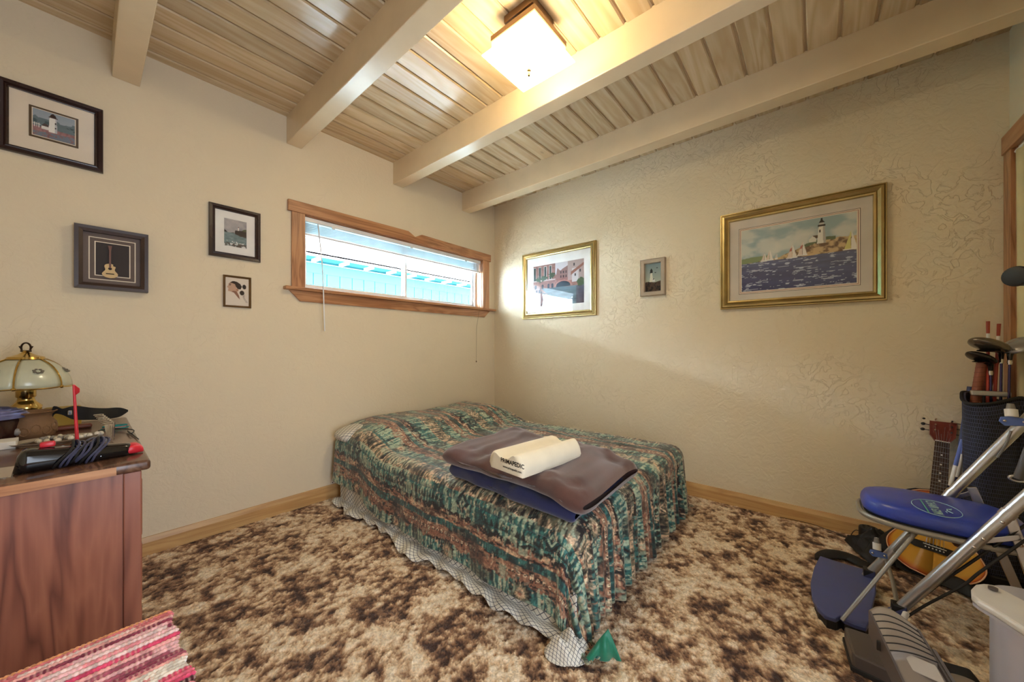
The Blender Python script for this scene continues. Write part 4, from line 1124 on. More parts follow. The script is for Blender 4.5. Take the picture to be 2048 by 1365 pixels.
part('corner_post', MB().box(DXb-0.040, DXb, DYa-0.002, DYa+0.05, FZ, TZ-0.034), dw, ds, bevel=0.003)
part('corner_post', MB().box(DXb-0.040, DXb, DYb-0.05, DYb, FZ, TZ-0.034), dw, ds, bevel=0.003)
part('top', MB().rbox(DXa, DXb+0.020, DYa-0.014, DYb+0.005, TZ-0.032, TZ, 0.009, 3), dd_, ds, smooth=True)
part('edge_strip', MB().box(DXa, DXb-0.055, DYa-0.0165, DYa-0.0138, TZ-0.031, TZ-0.006), dt, ds)
for k in range(3):
    z0 = FZ+0.06+k*0.215
    dwr = part('drawer', MB().rbox(DXb-0.022, DXb+0.006, DYa+0.06, DYb-0.06, z0, z0+0.19, 0.004), dw, ds)

# touch lamp ---------------------------------------------------------
lx, ly = P(52, 760, D=1.50).x, P(52, 760, D=1.50).y
ly = min(ly, -0.20)
frost = plain('frosted etched glass', S(196, 196, 170), 0.25, var=0.10, coat=0.4)
tl = thing('table_lamp', (lx, ly, TZ), 'brass table lamp with frosted glass panel shade on the dresser', 'lamp')
part('base', MB().lathe([(0.075, 0), (0.078, 0.008), (0.06, 0.018), (0.025, 0.03), (0.016, 0.05), (0.022, 0.07), (0.040, 0.095), (0.043, 0.115), (0.026, 0.135), (0.022, 0.15), (0.027, 0.155), (0.027, 0.19), (0.012, 0.195)], (lx, ly, TZ), 28), M['brass'], tl, smooth=True, angle=60)
part('post', MB().cyl((lx, ly, TZ+0.19), (lx, ly, TZ+0.345), 0.005), M['brass'], tl)
zr, rsh = TZ+0.195, 0.124
def dome(a_, t_):          # t_ 0 rim .. 1 crown
    r_ = rsh*math.cos(t_*math.pi/2*0.86); z_ = zr + 0.125*math.sin(t_*math.pi/2*0.86)
    return Vector((lx + r_*math.cos(a_), ly + r_*math.sin(a_), z_))
npan = 6
for k in range(npan):
    a0_ = 2*math.pi*k/npan + 0.35; a1_ = 2*math.pi*(k+1)/npan + 0.35
    g_ = np.zeros((9, 9, 3))
    for i in range(9):
        for j in range(9):
            tt_ = j/8; aa = a0_+0.02 + (a1_-a0_-0.04)*i/8
            g_[i, j] = dome(aa, tt_*0.93 - 0.02*math.sin(math.pi*i/8)*(1-tt_))
    pnl = gridmesh('glass_panel', g_, frost, tl, solid=0.003)
    mid = dome((a0_+a1_)/2, 0.42); out = (mid - Vector((lx, ly, zr-0.06))).normalized()
    fl_ = MB()
    tx_ = Vector((-math.sin((a0_+a1_)/2), math.cos((a0_+a1_)/2), 0)); ty_ = out.cross(tx_)
    for q in range(7):
        an = 2*math.pi*q/7
        c_ = mid + out*0.0015 + (tx_*math.cos(an) + ty_*math.sin(an))*0.011
        fl_.ball(c_, 0.0055, 0.0055, 0.004, 6, 4)
    part('etched_flower', fl_, plain('etched flower', S(120, 112, 96), 0.6), pnl)
    part('rib', MB().tube([dome(a0_+0.18*(1-i/10.0)*0, i/10*0.95)+Vector((0,0,0.002)) for i in range(11)], 0.003, 6), M['brass'], tl, smooth=True)
    part('rim', MB().tube([dome(a0_+(a1_-a0_)*i/8, -0.02*math.sin(math.pi*i/8)) for i in range(9)], 0.003, 6), M['brass'], tl, smooth=True)
    part('rim_knob', MB().ball(dome(a0_, 0.0), 0.007, n=8, m=6), M['brass'], tl, smooth=True)
part('crown_cap', MB().lathe([(0.052, 0.0), (0.048, 0.010), (0.022, 0.020), (0.010, 0.030), (0.006, 0.036)], (lx, ly, zr+0.116), 24), M['brass'], tl, smooth=True)
fz_ = zr+0.150
rt_ = Vector((RT[0], RT[1], 0))
fb = MB(); c_ = Vector((lx, ly, fz_))
fb.tube([c_ + rt_*(0.020*math.cos(a_)) + Vector((0, 0, 0.014+0.020*math.sin(a_))) for a_ in np.linspace(-0.5, math.pi+0.5, 16)], 0.0032, 7)
fb.cyl(c_ - rt_*0.020, c_ + rt_*0.020, 0.0035); fb.cyl(c_ - Vector((0,0,0.012)), c_ + Vector((0,0,0.002)), 0.005)
for sg in (-1, 1):
    fb.tube([c_ + rt_*sg*0.018 + Vector((0,0,0.018)), c_ + rt_*sg*0.028 + Vector((0,0,0.019)), c_ + rt_*sg*0.023 + Vector((0,0,0.013))], 0.0025, 6)
part('finial', fb, plain('dark bronze finial', S(58, 42, 30), 0.4, metal=0.7), tl, smooth=True)

# carved pot -----------------------------------------------------------
pp = P(63, 878, Z=TZ); rp = 0.062
pot = thing('carved_pot', pp, 'small carved brown clay pot in front of the brass lamp', 'pot')
clay = plain('brown carved clay', S(128, 96, 66), 0.7, bump=0.6, bscale=90, var=0.2)
part('body', MB().lathe([(0.040, 0), (0.058, 0.010), (0.064, 0.035), (0.062, 0.062), (0.050, 0.082), (0.052, 0.094), (0.066, 0.106), (0.062, 0.108), (0.045, 0.090)], pp, 40, cap=False, wob=lambda a_, z_: 0.012*math.sin(a_*5+z_*40)), clay, pot, smooth=True, angle=60)
for k in range(14):
    a_ = 2*math.pi*k/14
    c_ = pp + Vector((0.062*math.cos(a_), 0.062*math.sin(a_), 0.036+0.010*(k % 2)))
    tt_ = Vector((-math.sin(a_), math.cos(a_), 0))
    loop = [c_ + tt_*0.012*math.cos(q) + Vector((0, 0, 0.016*math.sin(q))) for q in np.linspace(0, 2*math.pi, 9)[:-1]]
    part('carved_motif', MB().tube(loop, 0.0028, 5, closed=True), clay, pot, smooth=True)
# bowl with blue ribbed lid ---------------------------------------------
bp_ = P(0, 884, Z=TZ); bp_ = Vector((bp_.x-0.02, bp_.y-0.03, TZ))
bw = thing('trinket_bowl', bp_, 'dark lacquer bowl with shiny blue ribbed lid beside the carved pot', 'bowl')
part('body', MB().lathe([(0.05, 0), (0.07, 0.012), (0.078, 0.04), (0.074, 0.088), (0.07, 0.094)], bp_, 32), plain('dark red lacquer', S(46, 22, 18), 0.25), bw, smooth=True)
lidp = []
for i in range(13):
    t_ = i/12; lidp.append((0.092*math.cos(t_*1.35)+0.002*math.sin(t_*40), 0.094 + 0.045*math.sin(t_*1.35)))
part('lid', MB().lathe(lidp + [(0.0005, 0.139)], bp_, 36), plain('metallic lilac blue', S(120, 128, 190), 0.22, metal=0.7), bw, smooth=True, angle=25)
for k in range(8):
    a_ = 2*math.pi*k/8 + 0.2
    part('medallion', MB().ball(bp_ + Vector((0.076*math.cos(a_), 0.076*math.sin(a_), 0.040)), 0.011, 0.011, 0.014, 10, 6), plain('pearl inlay', S(150, 146, 142), 0.3), bw, smooth=True)
# white box ----------------------------------------------------------------
q0 = P(12, 898, Z=TZ)
part_o = part('paper_box', MB().rbox(q0.x-0.13, q0.x+0.022, q0.y-0.02, q0.y+0.07, TZ, TZ+0.026, 0.002), M['mat_white'])
tag(part_o, 'flat white cardboard box beside the bowl with blue lid', 'box')
# yellow tin and black strap ---------------------------------------------------
y0_ = P(125, 850, Z=TZ)
yt = thing('yellow_box', (y0_.x, -0.13, TZ), 'yellow box with black lid edge under the black guitar strap', 'box')
part('body', MB().rbox(-3.065, -2.955, -0.19, -0.08, TZ, TZ+0.088, 0.008), plain('mustard card', S(188, 158, 60), 0.5), yt)
part('lid_edge', MB().rbox(-3.068, -3.045, -0.193, -0.077, TZ, TZ+0.080, 0.006), M['black'], yt)
st = [P(104, 848, D=1.46), P(107, 822, D=1.47), P(125, 824, D=1.48), P(150, 826, D=1.50), P(180, 828, D=1.54), P(210, 828, D=1.60), P(238, 825, D=1.66), P(255, 822, D=1.70)]
wd = [0.006, 0.016, 0.012, 0.028, 0.026, 0.024, 0.021, 0.004]
mb = MB(); vs_ = []
def crs(pts, k, n):
    out_ = []
    m_ = len(pts)
    for i in range(m_-1):
        p0_, p1_, p2_, p3_ = pts[max(i-1, 0)], pts[i], pts[i+1], pts[min(i+2, m_-1)]
        for j in range(n):
            t_ = j/n
            out_.append(0.5*((2*p1_) + (-p0_+p2_)*t_ + (2*p0_-5*p1_+4*p2_-p3_)*t_*t_ + (-p0_+3*p1_-3*p2_+p3_)*t_**3))
    out_.append(pts[-1]); return out_
sp_ = crs(st, 0, 6); sw_ = crs([Vector((x, 0, 0)) for x in wd], 0, 6)
nrm = Vector((-FW[0], -FW[1], 0.25)).normalized()
for p, w_ in zip(sp_, sw_):
    up_ = Vector((0.05, 0.1, 1)).normalized()
    vs_ += [p + up_*w_.x + nrm*0.003, p - up_*w_.x + nrm*0.003, p - up_*w_.x - nrm*0.003, p + up_*w_.x - nrm*0.003]
fs = []
for i in range(len(sp_)-1):
    fs += [(i*4+k, i*4+(k+1) % 4, i*4+4+(k+1) % 4, i*4+4+k) for k in range(4)]
fs += [(3, 2, 1, 0), tuple(len(vs_)-4+k for k in range(4))]
zmin = min(p[2] for p in vs_)
mb.add([(p[0], p[1], max(p[2], TZ+0.001)) for p in vs_], fs)
gs_ = part('guitar_strap', mb, plain('black suede', S(16, 14, 15), 0.8), smooth=True)
tag(gs_, 'black leather guitar strap end draped over the yellow box', 'strap')
bk = P(140, 826, D=1.475)
part('buckle', MB().rbox(bk.x-0.006, bk.x+0.006, bk.y-0.006, bk.y+0.004, bk.z-0.009, bk.z+0.009, 0.002), M['chrome'], gs_)
# brown leather case
c0_ = P(150, 858, Z=TZ)
cs_ = part('leather_case', MB().rbox(c0_.x-0.09, c0_.x+0.05, c0_.y-0.02, c0_.y+0.02, TZ, TZ+0.018, 0.007, 3), plain('brown leather', S(120, 66, 48), 0.45, var=0.2), smooth=True)
tag(cs_, 'slim brown leather case lying before the yellow box', 'case')
# silver tray of beads
tp = P(110, 885, Z=TZ)
tr = thing('silver_tray', (tp.x, tp.y, TZ), 'ornate pale silver tray of beads behind the black appliance', 'tray')
mb = MB(); mb.lathe([(0.085, 0.0), (0.105, 0.010), (0.112, 0.012), (0.108, 0.007), (0.084, 0.003)], (0, 0, 0), 36, cap=False, wob=lambda a_, z_: 0.03*math.sin(a_*12))
mb.xf(Matrix.Translation((tp.x, tp.y, TZ+0.002)) @ Matrix.Diagonal((1.0, 0.62, 1, 1)))
part('rim', mb, plain('pale silver', S(196, 186, 168), 0.35, metal=0.6), tr, smooth=True)
random.seed(4)
for k in range(26):
    a_ = random.random()*6.283; r_ = 0.08*math.sqrt(random.random())
    part('bead', MB().ball((tp.x+r_*math.cos(a_), tp.y+0.6*r_*math.sin(a_), TZ+0.011), 0.007+0.003*random.random(), n=8, m=6), plain('bead %d' % (k % 3), (S(214, 204, 182), S(150, 146, 140), S(232, 226, 214))[k % 3], 0.2), tr, smooth=True) if k < 3 else None
    if k == 2: beads = [o_ for o_ in tr.children if o_.name.startswith('bead')]
    if k > 2:
        copy_part(beads[k % 3], tr, (r_*math.cos(a_)*0.8, 0.5*r_*math.sin(a_), 0.001*(k % 4)))
# toy golf flag
fp = P(156, 870, D=1.22); ft = P(147.5, 770, D=1.22)
gf = thing('golf_flag', (fp.x, fp.y, TZ), 'little red plastic golf flag standing behind the black appliance', 'flag')
part('pole', MB().cyl((fp.x, fp.y, TZ), ft, 0.0052, 0.0032, 10), M['red'], gf, smooth=True)
fdir = rt_
part('pennant', MB().prism([ft, ft + fdir*0.018 - Vector((0,0,0.013)), ft + fdir*0.018 - Vector((0,0,0.026)), ft + fdir*0.004 - Vector((0,0,0.036))], (FW[0]*0.002, FW[1]*0.002, 0)), M['red'], gf)
part('cup', MB().lathe([(0.030, 0), (0.030, 0.006), (0.012, 0.012), (0.006, 0.02)], (fp.x, fp.y, TZ), 20), M['black'], gf, smooth=True)
# L-shaped wire rack with teal bands
wr = P(222, 860, Z=TZ)
wk = thing('wire_rack', (wr.x, wr.y, TZ), 'small rack of bent metal rods bound with teal bands on the dresser', 'rack')
for k in range(7):
    b_ = P(214 + k*2.2, 860, D=1.45-0.012*k); t_ = P(206 + k*3.8, 829 + k*2.7, D=1.45-0.012*k); e_ = P(188 + k*2.8, 831 + k*3.0, D=1.45-0.012*k)
    b_.z = TZ+0.006; 
    part('rod', MB().tube([b_, b_*0.35+t_*0.65, t_, t_*0.7+e_*0.3, e_], 0.0026, 6), M['chrome'], wk, smooth=True)
bt = plain('teal elastic', S(30, 140, 140), 0.6); bp2 = plain('pink elastic', S(200, 130, 124), 0.6)
for k, (mt, r_) in enumerate(((bt, 0.040), (bp2, 0.034), (bt, 0.036))):
    part('band', MB().tube([(wr.x+0.012+r_*math.cos(a_), wr.y+0.008+0.5*r_*math.sin(a_), TZ+0.004+0.005*k) for a_ in np.linspace(0, 6.283, 22)[:-1]], 0.003, 6, closed=True), mt, wk, smooth=True)
# thin black cord at the edge
cd = [P(196, 862, Z=TZ+0.004), P(225, 858, Z=TZ+0.006), P(258, 859, Z=TZ+0.010), P(268, 862, Z=TZ+0.014), P(262, 868, Z=TZ+0.010), P(255, 862, Z=TZ+0.006), P(268, 872, Z=TZ+0.004), P(277, 879, Z=TZ+0.004)]
tag(part('thin_cord', MB().tube(crs(cd, 0, 5), 0.0022, 6), M['black'], smooth=True), 'thin black cord looped at the dresser edge', 'cord')
# black appliance with red ends ---------------------------------------------
a0_ = P(22, 950, Z=TZ); a1_ = P(300, 905, Z=TZ)
ap = thing('electric_carver', ((a0_.x+a1_.x)/2, -0.985, TZ), 'long glossy black electric appliance with red tip and wound cord', 'appliance')
ya = -0.985
def bodysec(xs, hs, ws, z0_, n=18):
    g_ = np.zeros((len(xs), n+1, 3))
    for i, (x, h_, w_) in enumerate(zip(xs, hs, ws)):
        for j in range(n+1):
            a_ = 2*math.pi*j/n
            c_, s_ = math.cos(a_), math.sin(a_)
            g_[i, j] = (x, ya + w_*math.copysign(abs(c_)**0.6, c_) + 0.10*(x+2.95), z0_ + h_/2 + h_/2*math.copysign(abs(s_)**0.6, s_))
    return g_
X0, X1 = -3.075, -2.826
xs = list(np.linspace(X0, X1, 34)); hs = []; ws = []
for x in xs:
    t_ = (x-X0)/(X1-X0); er = math.sqrt(max(0.02, 1-(1-min(1, t_/0.10))**2)); er2 = math.sqrt(max(0.02, 1-(1-min(1, (1-t_)/0.12))**2))
    hs.append((0.070-0.034*t_)*min(er, er2)); ws.append((0.046-0.020*t_)*min(er, er2))
part_b = gridmesh('body', bodysec(xs, hs, ws, TZ+0.002), M['blackgloss'], ap)
xs2 = list(np.linspace(X1-0.035, X1+0.012, 12)); hs2 = [0.034*math.sqrt(max(0.03, 1-((i-5)/6.5)**2)) for i in range(12)]; ws2 = [0.028*math.sqrt(max(0.03, 1-((i-4)/7.5)**2)) for i in range(12)]
gridmesh('red_tip', bodysec(xs2, hs2, ws2, TZ+0.004), M['red'], ap, label='red plastic tip')
part('red_button', MB().rbox(X0+0.045, X0+0.075, ya-0.012, ya+0.012, TZ+0.064, TZ+0.080, 0.005, 2), M['red'], ap, label='red trigger button', smooth=True)
part('red_slide', MB().rbox(X1-0.070, X1-0.030, ya+0.000, ya+0.028, TZ+0.026, TZ+0.042, 0.004), M['red'], ap)
part('seam_band', MB().tube([(X1-0.085, ya-0.013+0.027*math.cos(a_)+0.0125, TZ+0.0195+0.0185*math.sin(a_)) for a_ in np.linspace(0, 6.283, 20)[:-1]], 0.0012, 5, closed=True), M['chrome'], ap)
cordm = plain('grey blue cord', S(70, 72, 96), 0.3)
for k in range(9):
    x = -2.985 + 0.0085*k
    loop = [(x + 0.022*math.sin(a_) + 0.004*math.sin(3*a_+k), ya + 0.047*math.cos(a_)+0.10*(x+2.95), TZ+0.034+0.034*math.sin(a_)+0.006*math.sin(a_+k)) for a_ in np.linspace(0, 6.283, 22)[:-1]]
    loop = [(p[0], p[1], max(p[2], TZ+0.004)) for p in loop]
    part('cord_turn', MB().tube(loop, 0.0032, 6, closed=True), cordm if k % 3 else M['rubber'], ap, smooth=True)
part('cord_tail', MB().tube(crs([Vector((-2.945, ya+0.02, TZ+0.058)), Vector((-2.93, ya+0.035, TZ+0.066)), Vector((-2.905, ya+0.05, TZ+0.062)), Vector((-2.90, ya+0.045, TZ+0.050)), Vector((-2.925, ya+0.02, TZ+0.045))], 0, 6), 0.0035, 6), cordm, ap, smooth=True)
# silver serrated tool at the edge of view
s0_ = P(6, 952, Z=TZ)
tl2 = thing('bread_knife', (s0_.x, -1.03, TZ), 'silver serrated blade lying left of the black appliance', 'knife')
part('blade', MB().prism([(-3.25, -1.045, TZ+0.004), (-3.075, -1.045, TZ+0.004), (-3.070, -1.03, TZ+0.030), (-3.25, -1.03, TZ+0.034)], (0, 0.004, 0)), M['chrome'], tl2)
teeth = MB()
for k in range(16): teeth.prism([(-3.24+k*0.010, -1.047, TZ+0.006), (-3.235+k*0.010, -1.047, TZ+0.0005), (-3.230+k*0.010, -1.047, TZ+0.006)], (0, 0.003, 0))
part('teeth', teeth, M['chrome'], tl2)
part('handle', MB().rbox(-3.34, -3.245, -1.05, -1.025, TZ+0.002, TZ+0.030, 0.006), M['black'], tl2)

# ------------------------------------------------------------------ bench with rag rug
RZ = 0.42
rx1, ry1 = -2.800, -1.455
bench = thing('bench', (-3.05, -1.75, FZ), 'low wooden bench hidden under the pink rag rug', 'bench')
part('seat', MB().rbox(-3.34, -2.86, -2.10, ry1-0.06, RZ-0.05, RZ-0.018, 0.004), dw, bench)
for x in (-3.31, -2.92):
    for y in (-2.05, ry1-0.12): part('leg', MB().box(x, x+0.04, y, y+0.04, FZ, RZ-0.05), dw, bench)
nr_ = 52
rag = thing('rag_rug', (-3.07, -1.78, RZ-0.018), 'pink and white striped woven rag rug beside the dresser', 'rug')
pal = [S(238, 168, 120), S(214, 118, 128), S(236, 150, 160), S(240, 176, 176), S(240, 214, 214), S(246, 240, 236), S(222, 80, 118), S(140, 62, 84), S(226, 150, 158), S(250, 246, 242), S(170, 90, 110), S(232, 112, 140), S(66, 26, 34), S(242, 190, 196)]
rowseq = [0, 1, 1, 3, 7, 13, 4, 13, 4, 6, 3, 10, 13, 10, 7, 10, 3, 5, 9, 5, 6, 6, 11, 6, 12, 13, 3, 5, 2, 11, 5, 9, 1, 10, 3, 13, 6, 6]
random.seed(11)
def rag_material():
    m = attrmat('woven cotton rag', 0.9, 0.15, sheen=0.2, noise=0.18, nscale=260, bump=0.4); return m
rm = rag_material()
for k in range(nr_):
    yc = ry1 - 0.009 - k*0.0125
    drop_ = 0.0
    xe = rx1 + 0.004*math.sin(k*0.9) + (0.0 if k else 0.002) + 0.010*(k/nr_)
    nx_, na_ = 200, 8
    xx = np.linspace(-3.345, xe, nx_)
    g_ = np.zeros((nx_, na_, 3)); col = np.zeros((nx_, na_, 3))
    c_a = np.array(pal[rowseq[k % len(rowseq)]]); c_b = np.array(pal[(rowseq[k % len(rowseq)]+3) % len(pal)]); c_w = np.array(S(238, 196, 186))
    for j in range(na_):
        a_ = 2*math.pi*j/(na_-1)
        pin = 0.62 + 0.38*np.abs(np.sin(xx*2*math.pi/0.017 + (k % 2)*math.pi/2))
        endr = np.sqrt(np.clip(1-np.clip(1-(xe-xx)/0.008, 0, 1)**2, 0.02, 1))
        g_[:, j, 0] = xx; g_[:, j, 1] = yc + 0.0072*math.cos(a_)*pin*endr
        g_[:, j, 2] = RZ - 0.006 + 0.0055*math.sin(a_)*pin*endr + 0.006*np.sin(k*0.35)
        sw = vn(xx*9, np.zeros(nx_)+k*3.0, 4) > 0.78
        cc_ = np.where(sw[:,None], c_b, c_a)
        warp = (np.abs(np.sin(xx*2*math.pi/0.017 + (k % 2)*math.pi/2)) < 0.22)
        col[:, j] = np.where(warp[:,None], cc_*0.5+c_w*0.5, cc_*(0.75+0.5*_h(np.floor(xx/0.0085), xx*0+k, 2))[:,None])
    gridmesh('weft_row', g_, rm, rag, col=col)

# ------------------------------------------------------------------ guitar in its open gig bag
br_ = P(1868, 1097, X=-0.30); nu_ = P(1884, 885, X=-0.06)
gy_ = (nu_-br_).normalized()                       # up the neck
side = Vector((0, -1, 0)); side = (side - gy_*side.dot(gy_)).normalized()   # to the right in the picture
gn = side.cross(gy_).normalized()
if gn.x > 0: gn = -gn
scl = (nu_-br_).length/0.52
def G(x, y, z): return br_ + side*(x*scl) + gy_*((y)*scl) + gn*(z*scl)
gt = thing('acoustic_guitar', G(0, -0.13, -0.07), 'sunburst acoustic guitar leaning on the wall behind the exercise chair', 'guitar')
outl = [(x, y-0.135) for x, y in guitar_outline(0.40, 0.152, 0.115, 0.096, n=34)]
# soundboard as rings running from the outline in to the rim of the open sound hole, coloured as the sunburst
cen = (0.0, 0.155); rh = 0.045
kk_ = [1, .985, .97, .955, .94, .92, .90, .87, .84, .78, .6, .4, .2, 0.0]
pos = np.zeros((len(kk_), len(outl)+1, 3)); col = np.zeros((len(kk_), len(outl)+1, 3))
cE = np.array(S(120, 36, 22)); cM = np.array(S(196, 92, 40)); cI = np.array(S(214, 158, 62))
for i, k in enumerate(kk_):
    for j, (x, y) in enumerate(outl + [outl[0]]):
        a_ = math.atan2(y-cen[1], x-cen[0]); hx2, hy2 = cen[0]+rh*math.cos(a_), cen[1]+rh*math.sin(a_)
        pos[i, j] = G(hx2+(x-hx2)*k, hy2+(y-hy2)*k, 0.002)
        d_ = math.hypot(x-hx2, y-hy2)*(1-k); t1_ = min(1, d_/0.010); t2_ = min(1, max(0, (d_-0.005)/0.026))
        col[i, j] = (cE*(1-t1_)+cM*t1_)*(1-t2_) + cI*t2_
top_o = gridmesh('soundboard', pos, attrmat('sunburst lacquer', 0.15, 0.6), gt, col=col, smooth=False)
red_side = plain('red brown lacquer sides', S(150, 62, 40), 0.18)
part('body', hollow_body(lambda x, y, z: G(x, y, 0.0015) + gn*(z*scl), outl, cen, rh, 0.09, face=False), red_side, gt)
part('binding', MB().tube([G(x, y, 0.002) for x, y in outl], 0.0028, 6, closed=True), plain('cream binding', S(226, 170, 130), 0.4), gt)
bp3 = part('bridge', MB().prism([G(-0.088, 0.014, 0.002), G(0.088, 0.014, 0.002), G(0.090, -0.006, 0.002), G(0.06, -0.018, 0.002), G(-0.06, -0.018, 0.002), G(-0.090, -0.006, 0.002)], gn*0.009), M['black'], gt)
for k in range(6):
    part('bridge_pin', MB().ball(G(-0.028+k*0.0112, -0.006, 0.013), 0.0032, n=8, m=6), M['white'], bp3, smooth=True)
part('saddle', MB().cyl(G(-0.036, 0.006, 0.012), G(0.036, 0.004, 0.012), 0.0022, n=8), M['mat_white'], bp3)
part('rosette', MB().tube([G(0.052*math.cos(a_), 0.155+0.052*math.sin(a_), 0.003) for a_ in np.linspace(0, 6.283, 33)[:-1]], 0.003, 5, closed=True), M['mat_cream'], gt)
part('pickguard', MB().prism([G(0.035, 0.13, 0.0025), G(0.05, 0.165, 0.0025), G(0.085, 0.150, 0.0025), G(0.108, 0.085, 0.0025), G(0.105, 0.052, 0.0025), G(0.085, 0.036, 0.0025), G(0.060, 0.038, 0.0025), G(0.042, 0.058, 0.0025), G(0.036, 0.09, 0.0025)], gn*0.002), plain('tortoise pickguard', S(54, 26, 18), 0.15, var=0.5), gt)
part('neck', MB().prism([G(-0.021, 0.52, 0.004), G(0.021, 0.52, 0.004), G(0.026, 0.24, 0.004), G(-0.026, 0.24, 0.004)], -gn*0.018), M['brown'], gt)
fbd = part('fretboard', MB().prism([G(-0.024, 0.52, 0.004), G(0.024, 0.52, 0.004), G(0.029, 0.20, 0.004), G(-0.029, 0.20, 0.004)], gn*0.005), plain('rosewood fretboard', S(66, 46, 40), 0.45, var=0.15), gt)
for k in range(1, 15):
    yy = 0.52*2**(-k/12.0)
    w_ = 0.024+(0.52-yy)/0.32*0.005
    part('fret', MB().cyl(G(-w_, yy, 0.0095), G(w_, yy, 0.0095), 0.0012, n=6), M['steel'], fbd)
for k in (3, 5, 7, 9):
    yy = 0.52*(2**(-k/12.0)+2**(-(k-1)/12.0))/2
    part('position_dot', MB().cyl(G(0, yy, 0.009), G(0, yy, 0.0102), 0.0042, n=10), M['mat_white'], fbd)
part('nut', MB().cyl(G(-0.024, 0.521, 0.009), G(0.024, 0.521, 0.009), 0.003, n=8), M['mat_white'], gt)
for k in range(6):
    x = -0.0185+k*0.0074
    part('string', MB().tube([G(-0.027+k*0.0108, 0.005, 0.014), G(x, 0.52, 0.013), G(x*1.5, 0.60-0.02*(k % 3), 0.006)], 0.0007, 4), M['steel'], gt)
hs_ = part('headstock', MB().prism([G(-0.025, 0.522, 0.006), G(0.025, 0.522, 0.006), G(0.043, 0.552, 0.004), G(0.047, 0.655, -0.012), G(0.0, 0.662, -0.013), G(-0.047, 0.668, -0.014), G(-0.043, 0.552, 0.004)], -gn*0.014), plain('mahogany headstock', S(116, 50, 40), 0.3, var=0.12), gt)
for s_ in (-1, 1):
    for k in range(3):
        y_ = 0.575+0.030*k
        pg = part('tuning_peg', MB().cyl(G(s_*0.027, y_, -0.004), G(s_*0.027, y_, 0.012), 0.004, n=8).add([], []), M['chrome'], hs_)
        part('peg_button', MB().cyl(G(s_*0.044, y_, -0.010), G(s_*0.060, y_, -0.010), 0.002, n=6).ball(G(s_*0.067, y_, -0.010), 0.009, 0.009, 0.008, 8, 6), M['black'], hs_, smooth=True)
# gig bag: a padded shell behind the guitar, opened flap on the floor, strap on the carpet
gb = thing('gig_bag', G(0, -0.16, -0.12), 'crumpled black nylon gig bag lying open around the guitar', 'gig bag')
sh_o = [(x*1.16, (y-0.05)*1.10+0.04) for x, y in outl]
mbg = MB(); mbg.prism([G(x, y, -0.03) for x, y in sh_o], -gn*0.075)
mbg.v = [(min(p[0], -0.02), p[1], max(p[2], FZ+0.012)) for p in mbg.v]
part('back_shell', mbg, M['blackcloth'], gb, smooth=True)
def lump(name, pts, h_, seed, mat, parent):
    """a crumpled cloth patch: quad outline on the floor, raised by folds"""
    n_ = 36; U = np.linspace(0, 1, n_)[:,None]; V = np.linspace(0, 1, n_)[None,:]
    q_ = [np.array(p) for p in pts]
    base = (q_[0]*((1-U)*(1-V))[...,None] + q_[1]*(U*(1-V))[...,None] + q_[2]*(U*V)[...,None] + q_[3]*((1-U)*V)[...,None])
    e_ = np.minimum(np.minimum(U, 1-U), np.minimum(V, 1-V))
    hh_ = h_*np.clip(e_/0.22, 0, 1)**0.7*(0.35+0.9*np.abs(fbm(U*4+seed, V*3, seed, 3)*2-1)) + 0.012*np.sin(U*11+V*7)*np.clip(e_/0.1, 0, 1)
    base[..., 2] += np.abs(hh_)
    return gridmesh(name, base, mat, parent, solid=0.004)
lump('flap', [P(1690, 1082, Z=FZ+0.02), P(1760, 1060, X=-0.10), P(1830, 1120, Z=FZ+0.03), P(1752, 1140, Z=FZ+0.02)], 0.07, 3, M['blackcloth'], gb)
lump('skirt', [P(1770, 1120, Z=FZ+0.015), P(1790, 1090, Z=0.05), P(1985, 1160, Z=0.03), P(1960, 1205, Z=FZ+0.015)], 0.035, 6, M['blackcloth'], gb)
lump('pocket', [P(1940, 1130, Z=0.06), P(1955, 1095, X=-0.16), P(2010, 1110, X=-0.16), P(2010, 1170, Z=0.04)], 0.06, 9, plain('navy lined pocket', S(34, 34, 50), 0.6, var=0.4), gb)
spx = [(1634, 1121), (1645, 1113), (1668, 1108), (1695, 1113), (1718, 1124), (1740, 1134)]
spw = [0.006, 0.022, 0.030, 0.030, 0.026, 0.024]
cl = crs([P(a_, b_, Z=FZ+0.02) for a_, b_ in spx], 0, 6); wl_ = crs([Vector((x, 0, 0)) for x in spw], 0, 6)
g_ = np.zeros((len(cl), 7, 3))
for i in range(len(cl)):
    d_ = (cl[min(i+1, len(cl)-1)]-cl[max(i-1, 0)]).normalized(); sd = Vector((-d_.y, d_.x, 0))
    for j in range(7):
        k = j/3-1; g_[i, j] = cl[i] + sd*(k*wl_[i].x*1.4) + Vector((0, 0, 0.012*(1-k*k)))
gridmesh('shoulder_strap', g_, M['blackcloth'], gb, solid=0.008)
